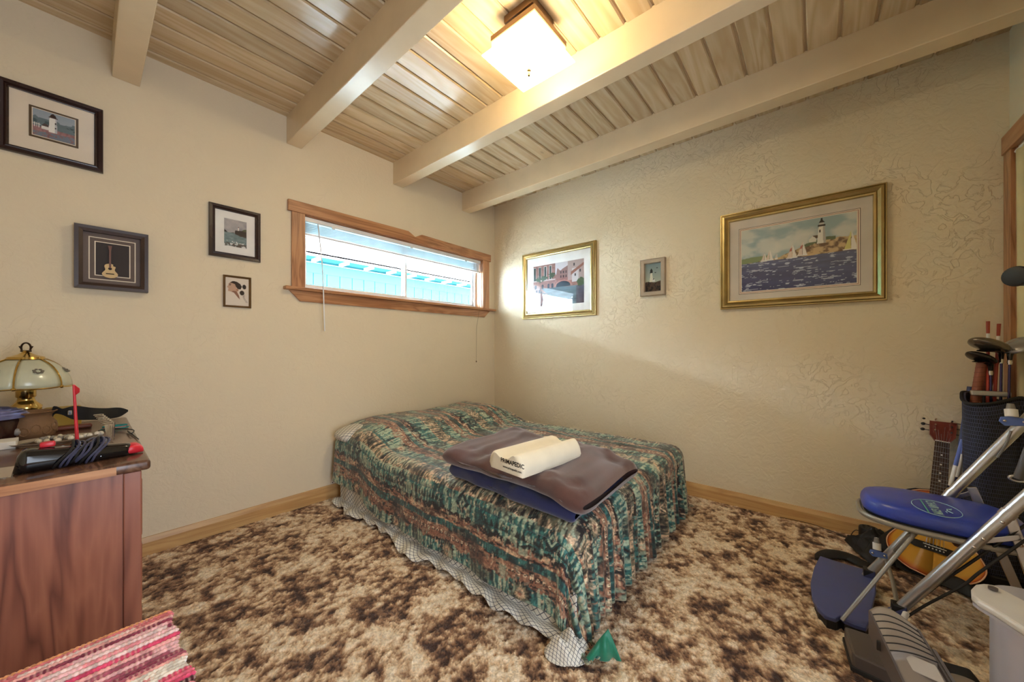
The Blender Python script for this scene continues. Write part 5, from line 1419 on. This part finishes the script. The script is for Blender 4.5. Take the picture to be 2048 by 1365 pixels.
# black speaker and plug
spk = P(1737, 1085, Z=FZ); spk.x = min(spk.x, -0.075)
sp = thing('round_speaker', spk, 'small black cylinder device on the carpet by the baseboard', 'speaker')
part('body', MB().lathe([(0.040, 0), (0.043, 0.004), (0.043, 0.085), (0.040, 0.090), (0.030, 0.091)], spk, 24), M['black'], sp, smooth=True)
for k in range(6):
    a_ = k*1.047
    part('top_button', MB().cyl(spk + Vector((0.024*math.cos(a_), 0.024*math.sin(a_), 0.090)), spk + Vector((0.024*math.cos(a_), 0.024*math.sin(a_), 0.094)), 0.006, n=8), M['rubber'], sp)
pg_ = P(1700, 1080, Z=FZ+0.01)
ch_ = thing('charger', pg_, 'black plug with thin cable on the carpet by the baseboard', 'charger')
part('plug', MB().rbox(pg_.x-0.018, pg_.x+0.018, pg_.y-0.010, pg_.y+0.012, FZ+0.004, FZ+0.030, 0.005, 2), M['black'], ch_)
part('cable', MB().tube(crs([pg_ + Vector((0, 0, 0.01)), P(1705, 1066, Z=0.03), P(1712, 1061, X=-0.05), P(1722, 1066, X=-0.05), spk + Vector((-0.03, 0.03, 0.02))], 0, 6), 0.002, 6), M['black'], ch_, smooth=True)
part('cable', MB().tube(crs([pg_ + Vector((0, 0, 0.008)), P(1660, 1062, Z=FZ+0.02), P(1620, 1048, Z=FZ+0.02), P(1560, 1035, Z=FZ+0.02)], 0, 6), 0.0018, 6), M['black'], ch_, smooth=True)

# ------------------------------------------------------------------ golf bag and what stands in it
gc_ = Vector((-0.205, -3.372, FZ)); RB = 0.106
def knit():
    m, n, l, b = newmat('black navy woven bag')
    b.inputs['Roughness'].default_value = 0.8
    tc = N(n, 'ShaderNodeTexCoord'); mp = N(n, 'ShaderNodeMapping'); mp.inputs['Scale'].default_value = (1, 1, 1)
    l.new(tc.outputs['UV'], mp.inputs['Vector'])
    bk_ = N(n, 'ShaderNodeTexBrick'); bk_.inputs['Scale'].default_value = 15; bk_.inputs['Mortar Size'].default_value = 0.02
    bk_.inputs['Color1'].default_value = (*S(12, 12, 17), 1); bk_.inputs['Color2'].default_value = (*S(22, 24, 42), 1); bk_.inputs['Mortar'].default_value = (*S(74, 78, 104), 1)
    bk_.inputs['Brick Width'].default_value = 0.35; bk_.inputs['Row Height'].default_value = 0.5
    l.new(mp.outputs[0], bk_.inputs['Vector'])
    l.new(bk_.outputs['Color'], b.inputs['Base Color'])
    bp = N(n, 'ShaderNodeBump'); bp.inputs['Strength'].default_value = 0.5; bp.inputs['Distance'].default_value = 0.003
    l.new(bk_.outputs['Fac'], bp.inputs['Height']); l.new(bp.outputs['Normal'], b.inputs['Normal'])
    return m
gbag = thing('golf_bag', gc_, 'dark woven golf bag standing in the corner by the closet casing', 'golf bag')
na, nz_ = 64, 40
A_ = np.linspace(0, 2*math.pi, na)[:,None]; Zv = np.linspace(0, 1, nz_)[None,:]
lob = 1 + 0.10*np.sin(A_*3+0.6) - 0.10*np.exp(-((np.mod(A_-math.pi*1.18, 2*math.pi))/0.12)**2)
rz = RB*(0.93+0.07*Zv)*lob*np.where(Zv > 0.985, 0.94, 1)
pos = np.stack([gc_.x + rz*np.cos(A_), gc_.y + rz*np.sin(A_)*0.95, FZ+0.004+0.87*Zv + 0.02*np.sin(A_*2)*(Zv > 0.9) + 0*A_], -1)
pos[..., 0] = np.minimum(pos[..., 0], -0.03); pos[..., 1] = np.maximum(pos[..., 1], YF+0.024)
gridmesh('body', pos, knit(), gbag, uv=np.stack([A_*0.35+0*Zv, Zv*1.6+0*A_], -1), solid=0.008)
part('rim', MB().tube([(min(gc_.x + RB*1.0*float(lob[k, 0])*math.cos(float(A_[k, 0])), -0.03), max(gc_.y + RB*0.95*float(lob[k, 0])*math.sin(float(A_[k, 0])), YF+0.034), FZ+0.873+0.02*math.sin(2*float(A_[k, 0]))) for k in range(na-1)], 0.0065, 7, closed=True), M['blackcloth'], gbag, smooth=True)
part('base_cup', MB().lathe([(RB*0.98, 0), (RB*1.0, 0.01), (RB*1.0, 0.08), (RB*0.95, 0.085)], (gc_.x, gc_.y+0.005, FZ), 28), M['black'], gbag, smooth=True)
shaftm = plain('violet steel shaft', S(78, 70, 110), 0.2, metal=0.8)
def club(label, hd, foot_, head_dir, hl, hw, hh_, mat, tilt=0.0):
    """wood-type club: head up, shaft down into the bag"""
    hd = Vector(hd); foot_ = Vector(foot_)
    c = thing('golf_club', foot_, label, 'golf club', 'golf clubs standing in the bag')
    up_ = (hd-foot_).normalized()
    part('shaft', MB().cyl(foot_, hd - up_*0.045, 0.0065, 0.0045, 10), shaftm, c, smooth=True)
    part('ferrule', MB().cyl(hd - up_*0.058, hd - up_*0.036, 0.007, 0.007, 10).cyl(hd - up_*0.050, hd - up_*0.044, 0.0082, 0.0082, 10), M['chrome'], c)
    part('hosel', MB().tube([hd - up_*0.038, hd - up_*0.012, hd + head_dir*0.012 + up_*0.004], [0.0075, 0.010, 0.016], 10), M['blackgloss'], c, smooth=True)
    hdv = Vector(head_dir).normalized(); sdv = hdv.cross(Vector((0, 0, 1))).normalized(); upv = sdv.cross(hdv).normalized()
    n_, m_ = 20, 12; g_ = np.zeros((m_+1, n_+1, 3))
    for i in range(m_+1):
        lat = math.pi*i/m_ - math.pi/2
        for j in range(n_+1):
            a_ = 2*math.pi*j/n_
            ca, sa = math.cos(lat)*math.cos(a_), math.cos(lat)*math.sin(a_)
            zz_ = math.sin(lat); zz_ = zz_*1.0 if zz_ > 0 else zz_*0.75
            f_ = 1 - 0.35*max(0, ca)**2*0.6
            p = hd + hdv*(hl*0.46 + ca*hl*0.55) + sdv*(sa*hw*f_) + upv*(zz_*hh_ + 0.012 + 0.02*(ca+0.3))
            g_[i, j] = p
    gridmesh('head', g_, mat, c)
    part('sole_plate', MB().ball(hd + hdv*(hl*0.46) + upv*(0.012-hh_*0.62), hl*0.34, hw*0.6, hh_*0.25, 12, 6), M['blackgloss'], c, smooth=True)
    return c
lft = Vector((-RT[0], -RT[1], 0.10)).normalized()
pew = plain('pewter club head', S(120, 112, 104), 0.22, metal=0.75, var=0.2)
h1 = P(2003, 702, X=-0.21); h2 = P(1981, 726, X=-0.19); h3 = P(2020, 704, X=-0.235)
club('pewter headed driver standing head up in the golf bag', h1, (gc_.x+0.01, gc_.y-0.02, 0.30), lft, 0.135, 0.060, 0.028, pew)
club('dark headed fairway wood standing lower in the golf bag', h2, (gc_.x+0.04, gc_.y-0.01, 0.30), lft, 0.105, 0.045, 0.020, plain('smoked club head', S(58, 52, 50), 0.25, metal=0.6))
club('silver headed driver standing beside the closet curtain', h3, (gc_.x-0.01, gc_.y-0.035, 0.30), (-lft + Vector((0, 0, 0.30))).normalized(), 0.11, 0.055, 0.030, plain('silver club head', S(176, 178, 182), 0.25, metal=0.7))
# putter
h4 = P(1968, 788, X=-0.22)
pt = thing('putter', (gc_.x+0.03, gc_.y+0.03, 0.3), 'steel putter head just above the golf bag rim', 'golf club')
part('head', MB().rbox(h4.x-0.012, h4.x+0.012, h4.y-0.075, h4.y+0.04, h4.z-0.010, h4.z+0.014, 0.004), M['steel'], pt)
part('shaft', MB().cyl((gc_.x+0.03, gc_.y+0.03, 0.3), (h4.x, h4.y, h4.z-0.005), 0.005, n=8), M['black'], pt)
# wrapped racket handles
lea = plain('brown leather wrap', S(140, 78, 54), 0.6, var=0.12)
def handle(label, top_px, bot_px, X_, r0, r1, mat, name='racket_handle', cat='racket', wrap=True):
    a_ = P(*top_px, X=X_); b_ = P(*bot_px, X=X_)
    b2 = b_ + (b_-a_).normalized()*0.25
    c = thing(name, b2, label, cat)
    part('grip', MB().cyl(b_ - (a_-b_).normalized()*0.02, a_, r1, r0, 14), mat, c, smooth=True)
    part('throat', MB().cyl(b2, b_, r1*0.8, r1*0.8, 10), M['brown'], c, smooth=True)
    if wrap:
        nt_ = 10; d_ = a_-b_; x, y = MB().ring_frame(d_)
        pts = []
        for i in range(nt_*8+1):
            t_ = i/(nt_*8); an = t_*nt_*2*math.pi; r_ = r1+(r0-r1)*t_+0.0006
            pts.append(b_ + d_*t_ + x*math.cos(an)*r_ + y*math.sin(an)*r_)
        part('wrap_seam', MB().tube(pts, 0.0009, 4), plain('wrap seam', S(96, 50, 36), 0.7), c)
    part('butt_cap', MB().cyl(a_, a_ + (a_-b_).normalized()*0.004, r0*1.05, r0*0.95, 14), M['brown'], c)
    return c
handle('thick brown leather wrapped racket handle against the plaster wall', (1966, 714), (1949, 808), -0.17, 0.0175, 0.0165, lea)
handle('tilted brown leather racket handle behind the dark wood', (1983, 728), (1962, 800), -0.12, 0.016, 0.015, lea)
handle('red wooden stick tilted behind the club shafts', (1993, 722), (1972, 795), -0.10, 0.010, 0.010, plain('red lacquer', S(140, 40, 30), 0.35), 'red_stick', 'stick', False)
# cue sticks with red butts
def cue(label, tp, bt, X_):
    a_ = P(*tp, X=X_); b_ = P(*bt, X=X_); b_.x = gc_.x+0.02; b_.y = gc_.y+0.01; b_.z = 0.30
    c = thing('cue_stick', b_, label, 'cue stick', 'cue sticks in the golf bag'); d_ = a_-b_; L_ = d_.length; d_ = d_.normalized()
    part('tip', MB().cyl(a_ - d_*0.058, a_, 0.0058, 0.0066, 10), plain('rust tip', S(158, 66, 46), 0.5), c, smooth=True)
    part('white_band', MB().cyl(a_ - d_*0.085, a_ - d_*0.058, 0.0056, 0.0058, 10), M['mat_white'], c)
    part('shaft', MB().cyl(b_, a_ - d_*0.085, 0.0075, 0.0056, 10), plain('red cue shaft', S(178, 62, 44), 0.35), c, smooth=True)
cue('red tipped cue stick rising behind the pewter driver head', (1976, 643), (1990, 860), -0.17)
cue('red tipped cue stick rising nearest the closet casing', (1998, 648), (1997, 860), -0.16)
# things leaning outside the bag: a blue tube and a folded blue umbrella-like tripod
tubeb = plain('navy grip tape', S(62, 68, 104), 0.5)
a_ = P(1941, 774, X=-0.06); b_ = P(1905, 985, X=-0.10); b2 = P(1893, 1050, X=-0.13)
tb = thing('blue_stick', b2, 'slim blue taped stick leaning on the wall beside the golf bag', 'stick')
part('grip', MB().cyl(b_*0.55+a_*0.45, a_, 0.0095, 0.0115, 12), tubeb, tb, smooth=True)
part('shaft', MB().cyl((b2.x, b2.y, FZ+0.01), b_*0.55+a_*0.45, 0.0070, 0.0075, 10), plain('dark blue lacquer', S(38, 38, 90), 0.25), tb, smooth=True)
tri = thing('folded_tripod', (-0.20, -3.24, FZ), 'folded tripod with blue sleeves between the guitar neck and golf bag', 'tripod')
for k, ((tx_, ty_), (bx_, by_)) in enumerate((((1938, 850), (1905, 985)), ((1942, 850), (1930, 960)), ((1926, 880), (1900, 975)))):
    t_ = P(tx_, ty_, X=-0.16); e_ = P(bx_, by_, X=-0.17); f_ = t_ + (e_-t_)*((t_.z-FZ-0.01)/(t_.z-e_.z))
    m1 = t_ + (f_-t_)*0.20; m2 = t_ + (f_-t_)*0.36
    lg = part('leg', MB().cyl(f_, m2, 0.007, 0.008, 10), plain('navy lacquer leg', S(36, 38, 84), 0.25), tri, smooth=True)
    part('silver_section', MB().cyl(m2, m1, 0.0085, 0.0095, 10), M['mat_white'], lg, smooth=True)
    part('blue_sleeve', MB().cyl(m1, t_, 0.0100, 0.0085, 10), plain('blue sleeve', S(86, 104, 170), 0.35), lg, smooth=True)

# ------------------------------------------------------------------ folding exercise chair
XN, XFR = -0.95, -0.60
ec = thing('exercise_chair', (-0.78, -3.1, FZ), 'silver folding exercise chair with blue padded seat', 'exercise chair')
blue = plain('blue vinyl', S(48, 66, 158), 0.32, bump=0.1, bscale=250, spec=0.5)
bluep = plain('blue enamel plate', S(66, 74, 120), 0.38, var=0.05)
blueb = plain('light blue enamel', S(96, 122, 190), 0.35)
greyst = plain('grey enamel tube', S(150, 146, 138), 0.35, metal=0.4)
n0 = P(1796, 1222, X=XN); n1 = P(2048, 1000, X=XN); dn_ = (n1-n0).normalized()
f0 = P(1737, 1150, X=XFR); f1 = P(2048, 845, X=XFR); df_ = (f1-f0).normalized()
for a0_, d_, Lt in ((n0, dn_, 0.96), (f0, df_, 0.96)):
    tbm = part('side_tube', MB().tube([a0_ - d_*0.03, a0_ + d_*Lt*0.5, a0_ + d_*Lt], 0.0175, 14), M['steel'], ec, smooth=True)
    part('sleeve_joint', MB().cyl(a0_ + d_*0.50, a0_ + d_*0.52, 0.0195, n=14), M['steel'], tbm, smooth=True)
    for k in (0.36, 0.40, 0.48):
        part('rivet', MB().ball(a0_ + d_*k + Vector((-0.0175, 0, 0.0)), 0.0055, n=8, m=6), M['chrome'], tbm, smooth=True)
topn, topf = n0 + dn_*0.94, f0 + df_*0.94
part('back_bar', MB().cyl(topn, topf, 0.0175), M['steel'], ec, smooth=True)
# foot plate: half disc between the feet, rounded towards the room
outp = [P(*p, Z=FZ+0.055) for p in ((1640, 1112), (1628, 1135), (1621, 1165), (1624, 1195), (1634, 1215), (1650, 1231), (1672, 1238), (1681, 1233), (1688, 1240), (1712, 1250), (1733, 1256), (1742, 1240), (1745, 1215), (1752, 1185), (1753, 1160), (1748, 1147), (1735, 1141), (1700, 1131), (1668, 1121))]
part('foot_plate', MB().prism(outp, (0, 0, -0.018)), bluep, ec, bevel=0.004)
part('foot_plate_pad', MB().prism([p + (Vector((-0.78, -2.86, p.z))-p)*0.06 - Vector((0, 0, 0.018)) for p in outp], (0, 0, -0.04)), M['rubber'], ec)
for p_, d_ in ((f0, df_), (n0, dn_)):
    part('foot_bracket', MB().rbox(p_.x-0.020, p_.x+0.020, p_.y-0.022, p_.y+0.018, max(FZ+0.03, p_.z-0.05), p_.z+0.028, 0.004), M['black'], ec)
    part('foot_gusset', MB().prism([Vector((p_.x-0.021, p_.y+0.045, p_.z-0.03)), Vector((p_.x-0.021, p_.y-0.02, p_.z-0.03)), Vector((p_.x-0.021, p_.y-0.02, p_.z+0.03))], (0.042, 0, 0)), bluep, ec)
# seat: padded, narrower and rounder at the front (+Y)
sxc, sy0, sy1 = -0.778, -2.888, -3.315
cnt = 72; top_z = 0.482
def seat_r(k):
    a_ = 2*math.pi*k/cnt; c_, s_ = math.cos(a_), math.sin(a_)
    p_ = 0.54
    x = 0.155*math.copysign(abs(c_)**p_, c_); y = 0.2135*math.copysign(abs(s_)**p_, s_)
    if y > 0: x *= 1-0.16*(y/0.2135)**2
    return x, y
prof_s = [(0.0, 0.0), (0.55, 0.0), (0.86, -0.003), (0.945, -0.010), (0.985, -0.024), (1.0, -0.040), (0.995, -0.054), (0.96, -0.062), (0.0, -0.062)]
g_ = np.zeros((len(prof_s), cnt+1, 3))
for i, (k_, dz_) in enumerate(prof_s):
    for j in range(cnt+1):
        x, y = seat_r(j % cnt)
        g_[i, j] = (sxc + x*max(k_, 0.001), (sy0+sy1)/2 + y*max(k_, 0.001), top_z + dz_ + 0.004*(1-k_))
seat = gridmesh('seat', g_, blue, ec)
fr_pts = []
for j in range(cnt):
    x, y = seat_r(j); fr_pts.append((sxc + x*1.02, (sy0+sy1)/2 + y*1.02, top_z-0.076))
part('seat_frame', MB().tube(fr_pts, 0.0105, 9, closed=True), greyst, ec, smooth=True)
part('seat_board', MB().prism([(sxc + seat_r(j)[0]*0.97, (sy0+sy1)/2 + seat_r(j)[1]*0.97, top_z-0.0625) for j in range(cnt)], (0, 0, -0.008)), M['black'], ec)
wht = plain('pale green print', S(170, 214, 206), 0.5)
lc = P(1872, 1017, Z=top_z+0.004)
zz_ = top_z+0.0052
part('logo_ring', MB().tube([(lc.x+0.088*math.cos(a_), lc.y+0.062*math.sin(a_), zz_-0.0006) for a_ in np.linspace(0, 6.283, 49)[:-1]], 0.0011, 4, closed=True), wht, seat)
part('printed_name', text_mb('CHAIR GYM', 0.034, (lc.x, lc.y+0.006, zz_), (-0.82, 0, 0), (0, -1, 0), bold=0.0010), wht, seat)
part('logo_bar', MB().box(lc.x-0.070, lc.x+0.070, lc.y+0.027, lc.y+0.031, zz_-0.001, zz_), plain('green bar print', S(84, 170, 150), 0.5), seat)
fg = MB()
fg.tube([(lc.x-0.028, lc.y-0.036, zz_), (lc.x-0.010, lc.y-0.026, zz_), (lc.x+0.008, lc.y-0.028, zz_), (lc.x+0.020, lc.y-0.042, zz_)], 0.0014, 4)
fg.tube([(lc.x-0.010, lc.y-0.026, zz_), (lc.x-0.022, lc.y-0.020, zz_), (lc.x-0.036, lc.y-0.022, zz_)], 0.0012, 4)
fg.cyl((lc.x+0.010, lc.y-0.036, zz_-0.001), (lc.x+0.010, lc.y-0.036, zz_), 0.004, n=10)
part('logo_figure', fg, wht, seat)
# rear legs (flat channel), links, thin rods
def strap(p, q, w_, t_, mat, name, parent=ec):
    p = Vector(p); q = Vector(q); d_ = (q-p).normalized(); s_ = Vector((1, 0, 0)); n_ = d_.cross(s_).normalized()
    pts = [p - n_*w_/2, p + n_*w_/2, q + n_*w_/2, q - n_*w_/2]
    return part(name, MB().prism([x - s_*t_/2 for x in pts], s_*t_), mat, parent, bevel=0.002)
for X_, (pa1, pa2) in ((XFR-0.025, ((1943, 975), (2046, 1205))), (XN+0.02, ((2019, 1035), (2052, 1125)))):
    p_ = P(*pa1, X=X_); q_ = P(*pa2, X=X_); d_ = (q_-p_)/(q_.z-p_.z); e_ = p_ + d_*((FZ+0.012)-p_.z)
    if e_.y < YF+0.05: e_.y = YF+0.05
    lg = strap(p_, e_, 0.026, 0.012, M['steel'], 'rear_leg')
    part('rivet', MB().ball(p_*0.84+e_*0.16 + Vector((-0.008, 0, 0)), 0.007, n=8, m=6), M['chrome'], lg, smooth=True)
    part('leg_tip', MB().rbox(e_.x-0.012, e_.x+0.012, e_.y-0.016, e_.y+0.016, FZ+0.001, FZ+0.03, 0.004), M['rubber'], lg)
strap(P(1966, 1083, X=XN), P(2041, 1076, X=XN), 0.017, 0.004, M['steel'], 'link_bar')
strap(P(1908, 996, X=XFR), P(1951, 984, X=XFR), 0.017, 0.004, M['steel'], 'link_bar')
r_a = P(1826, 1072, X=XN+0.03); r_b = P(1684, 1241, Z=FZ+0.055)
part('stay_rod', MB().tube([r_a + Vector((0.012, 0.012, -0.012)), r_a + Vector((0, 0, 0.004)), r_a*0.97+r_b*0.03, r_b], 0.0068, 9), greyst, ec, smooth=True)
part('stay_rod', MB().tube([r_a + Vector((0.02, 0.0, 0.0)), P(1790, 1105, X=XFR+0.01), f0 + df_*0.10], 0.0100, 9), greyst, ec, smooth=True)
part('cross_rod', MB().tube([P(1772, 1118, X=XFR), P(1786, 1165, X=(XN+XFR)/2), P(1797, 1222, X=XN)], 0.0075, 9), greyst, ec, smooth=True)
# pulleys with blue brackets
def pulley(px_, X_, s_):
    c_ = P(*px_, X=X_)
    pb_ = part('pulley_bracket', MB().prism([c_ + Vector((-0.018, y_*s_, z_*s_)) for y_, z_ in ((-0.035, -0.014), (0.024, -0.020), (0.038, -0.004), (0.034, 0.014), (0.010, 0.018), (-0.030, 0.012))], (0.004, 0, 0)), blueb, ec, bevel=0.002)
    part('pulley_wheel', MB().cyl(c_ + Vector((-0.012, 0.006, 0.016)), c_ + Vector((-0.004, 0.006, 0.044)), 0.017*s_), M['mat_white'], pb_, smooth=True)
    part('pulley_cap', MB().cyl(c_ + Vector((-0.004, 0.006, 0.044)), c_ + Vector((0.0, 0.006, 0.066)), 0.013*s_, 0.009*s_), plain('grey nylon cap', S(130, 126, 120), 0.4), pb_, smooth=True)
    for y_ in (-0.02, 0.025):
        part('rivet', MB().ball(c_ + Vector((-0.020, y_*s_, 0.0)), 0.0055, n=8, m=6), M['chrome'], pb_, smooth=True)
pulley((2026, 842), XFR, 1.0); pulley((1757, 1106), XFR, 0.85)
# resistance cords and a foam hand grip
k1 = [P(1800, 1232, X=XN), P(1870, 1175, X=XN+0.01), P(1950, 1120, X=XN+0.01), P(2052, 1050, X=XN+0.02)]
k2 = [P(1806, 1240, X=XN-0.01), P(1850, 1212, X=XN-0.01), P(1925, 1172, X=XN-0.01), P(1960, 1145, X=XN-0.01), P(2052, 1080, X=XN-0.01)]
for kk in (k1, k2): part('resistance_cord', MB().tube(crs(kk, 0, 6), 0.0045, 8), M['rubber'], ec, smooth=True)
part('cord_anchor', MB().tube([P(1806, 1218, X=XN), P(1812, 1228, X=XN-0.02), P(1808, 1236, X=XN-0.02)], 0.010, 9), M['whitemetal'], ec, smooth=True)
h_a = P(2036, 958, X=-0.66); h_b = P(2062, 890, X=-0.66)
part('hand_grip', MB().cyl(h_a, h_b, 0.013, 0.013, 14), plain('grey foam grip', S(92, 88, 86), 0.6), ec, smooth=True)
part('grip_ring', MB().tube([h_a + Vector((0, 0.020*math.cos(a_), 0.010*math.sin(a_))) for a_ in np.linspace(0, 6.283, 20)[:-1]], 0.005, 7, closed=True), M['steel'], ec, smooth=True)
part('grip_cord', MB().tube([P(2022, 862, X=XFR-0.02), P(2012, 890, X=XFR-0.02), P(1995, 915, X=XFR-0.02)], 0.004, 7), plain('grey cord', S(120, 118, 116), 0.5), ec, smooth=True)

# ------------------------------------------------------------------ stepper in the foreground
greyp = plain('warm grey moulded plastic', S(132, 120, 108), 0.42, var=0.05)
greyd = plain('dark grey moulded plastic', S(84, 76, 74), 0.35, var=0.05)
stp = thing('stepper', (-1.40, -2.98, FZ), 'grey plastic stepper with ribbed foot pedal and silver post', 'stepper')
# pedal: far edge, near edge given by points it passes through
pA, pB = P(1737, 1222, Z=0.245), P(1840, 1262, Z=0.245)          # far left, far right corner
pC, pD = P(1822, 1402, Z=0.135), P(1925, 1402, Z=0.135)          # near left, near right
un = (pB-pA); ln = ((pC+pD)/2-(pA+pB)/2)
pn = un.cross(ln).normalized(); pn = pn if pn.z > 0 else -pn
nu2, nv2 = 26, 40
g_ = np.zeros((nu2, nv2, 3))
for i in range(nu2):
    for j in range(nv2):
        u_, v_ = i/(nu2-1), j/(nv2-1)
        far = pA*(1-u_)+pB*u_; near = pC*(1-u_)+pD*u_
        bow = math.sin(math.pi*u_)*0.030*(1-v_)
        p = far*(1-v_)+near*v_ - ln.normalized()*bow + pn*(0.010*math.sin(math.pi*u_))
        if v_ > 0.52: p = p - pn*0.012*min(1, (v_-0.52)/0.06)
        g_[i, j] = p
pd = gridmesh('pedal', g_, greyp, stp, solid=0.010, off=(-1 if un.cross(ln).z > 0 else 1))
for k in range(6):
    v_ = 0.06+0.085*k
    pts = []
    for i in range(17):
        u_ = 0.02+0.96*i/16
        far = pA*(1-u_)+pB*u_; near = pC*(1-u_)+pD*u_
        vv_ = v_ + 0.055*math.sin(math.pi*(u_*0.9))
        bow = math.sin(math.pi*u_)*0.030*(1-vv_)
        pts.append(far*(1-vv_)+near*vv_ - ln.normalized()*bow + pn*(0.010*math.sin(math.pi*u_)+0.0005))
    part('tread_groove', MB().tube(pts, 0.0016, 5), M['rubber'], pd)
# side walls
dvec = Vector((0, 0, -0.075))
mb = MB(); mb.prism([pA + pn*0.004, pC + pn*0.004, pC + dvec*0.8, pA + dvec], un.normalized()*0.006); part('pedal_side', mb, greyd, pd)
mb = MB(); mb.prism([pB + pn*0.004, pD + pn*0.004, pD + dvec*0.8, pB + dvec], un.normalized()*-0.006); part('pedal_side', mb, greyd, pd)
mb = MB(); mb.prism([pB + (pD-pB)*0.3 + pn*0.012, pD + pn*0.012, pD, pB + (pD-pB)*0.3], un.normalized()*0.008); part('pedal_rim', mb, greyd, pd)
mb = MB(); cpt = (pA+pB)*0.5*0.40 + (pC+pD)*0.5*0.60
part('recess', MB().rbox(-0.032, 0.032, -0.022, 0.022, -0.002, 0.003, 0.002).xf(Matrix.Translation(cpt + un*0.10 + pn*0.0015) @ Matrix((un.normalized(), ln.normalized(), pn)).transposed().to_4x4()), plain('pale recess', S(176, 168, 158), 0.3), pd)
part('side_slot', MB().rbox(-0.003, 0.003, -0.008, 0.008, -0.020, 0.010, 0.002).xf(Matrix.Translation(pA*0.68+pC*0.32 + dvec*0.35 - un.normalized()*0.001)), M['black'], pd)
# base tray behind the pedal
bs = [P(1690, 1256, Z=0.085), P(1745, 1275, Z=0.085), P(1800, 1330, Z=0.085), P(1715, 1305, Z=0.085)]
bq = [P(*p_, Z=0.045) for p_ in ((1688, 1252), (1800, 1288), (1856, 1384), (1790, 1346), (1704, 1306))]
part('base', MB().prism(bq, (0, 0, -(0.045-FZ-0.006))), greyd, stp, bevel=0.008)
bl_ = [p + (p-(bq[0]+bq[2])/2)*0.05 for p in bq]
part('base_foot', MB().prism([Vector((p.x, p.y, FZ+0.020)) for p in bl_], (0, 0, -0.018)), M['rubber'], stp, bevel=0.003)
part('base_rail', MB().rbox(-1.62, -1.02, -3.20, -3.02, FZ+0.004, FZ+0.028, 0.008).xf(Matrix.Translation((-1.3, -3.1, 0)) @ Matrix.Rotation(math.radians(12), 4, 'Z') @ Matrix.Translation((1.3, 3.1, 0))), M['black'], stp)
dm = P(1940, 1400, Z=0.10)
part('hub_cover', MB().ball((dm.x, dm.y, 0.085), 0.085, 0.075, 0.055, 20, 10), greyp, stp, smooth=True)
# post and cap
pc_ = P(2052, 1300, D=0.99); ca_ = Vector((0.921, 0.459, 0)).normalized(); cs_2 = Vector((-ca_.y, ca_.x, 0))
silv = plain('silver lilac paint', S(190, 190, 204), 0.3, metal=0.25, var=0.03)
def oval(c_, ra, rb, z0_, z1_, n=36): return [c_ + rt_*(ra*math.cos(2*math.pi*k/n)) + Vector((FW[0], FW[1], 0))*(rb*math.sin(2*math.pi*k/n)) for k in range(n)]
base_c = Vector((pc_.x, pc_.y, 0))
ov = oval(base_c, 0.070, 0.055, 0, 0)
part('post', MB().prism([Vector((p.x, p.y, FZ+0.04)) for p in ov], (0, 0, 0.405-FZ-0.04)), silv, stp, smooth=True)
part('post_collar', MB().prism([Vector((p.x, p.y, FZ+0.01)) for p in oval(base_c, 0.090, 0.068, 0, 0)], (0, 0, 0.05)), M['black'], stp, smooth=True)
cpx = [P(*p, Z=0.435) for p in ((1942, 1176), (1950, 1168), (1968, 1166), (1990, 1170), (2048, 1200), (2120, 1245), (2150, 1330), (2048, 1258), (1985, 1217), (1955, 1200), (1943, 1190))]
part('post_cap', MB().prism(cpx, (0, 0, -0.020)), plain('bright silver cap', S(226, 224, 222), 0.28, metal=0.2), stp, bevel=0.007)
part('cap_trim', MB().prism([p - Vector((0, 0, 0.020)) + (base_c + Vector((0, 0, p.z)) - p)*0.02 for p in cpx], (0, 0, -0.008)), silv, stp)
bt_ = P(1986, 1180, Z=0.437)
part('cap_bolt', MB().lathe([(0.009, 0.0), (0.009, 0.006), (0.005, 0.008)], bt_, 12), greyd, stp, smooth=True)
# handlebar pole (just out of the photograph) carrying the black grip that shows at its edge
hg = P(2034, 553, D=0.99); pole_b = base_c + rt_*0.065
part('handle_pole', MB().cyl((pole_b.x, pole_b.y, 0.40), (pole_b.x, pole_b.y, hg.z), 0.014), M['steel'], stp, smooth=True)
he = hg - rt_*0.012
part('handlebar', MB().cyl((pole_b.x, pole_b.y, hg.z), hg + rt_*0.02, 0.012), M['steel'], stp, smooth=True)
part('handle_grip', MB().lathe([(0.020, 0.0), (0.026, 0.003), (0.028, 0.010), (0.0275, 0.015), (0.026, 0.017), (0.026, 0.11), (0.02, 0.115)], (0, 0, 0), 24).xf(Matrix.Translation(he) @ rt_.to_track_quat('Z', 'Y').to_matrix().to_4x4()), M['rubber'], stp, smooth=True)
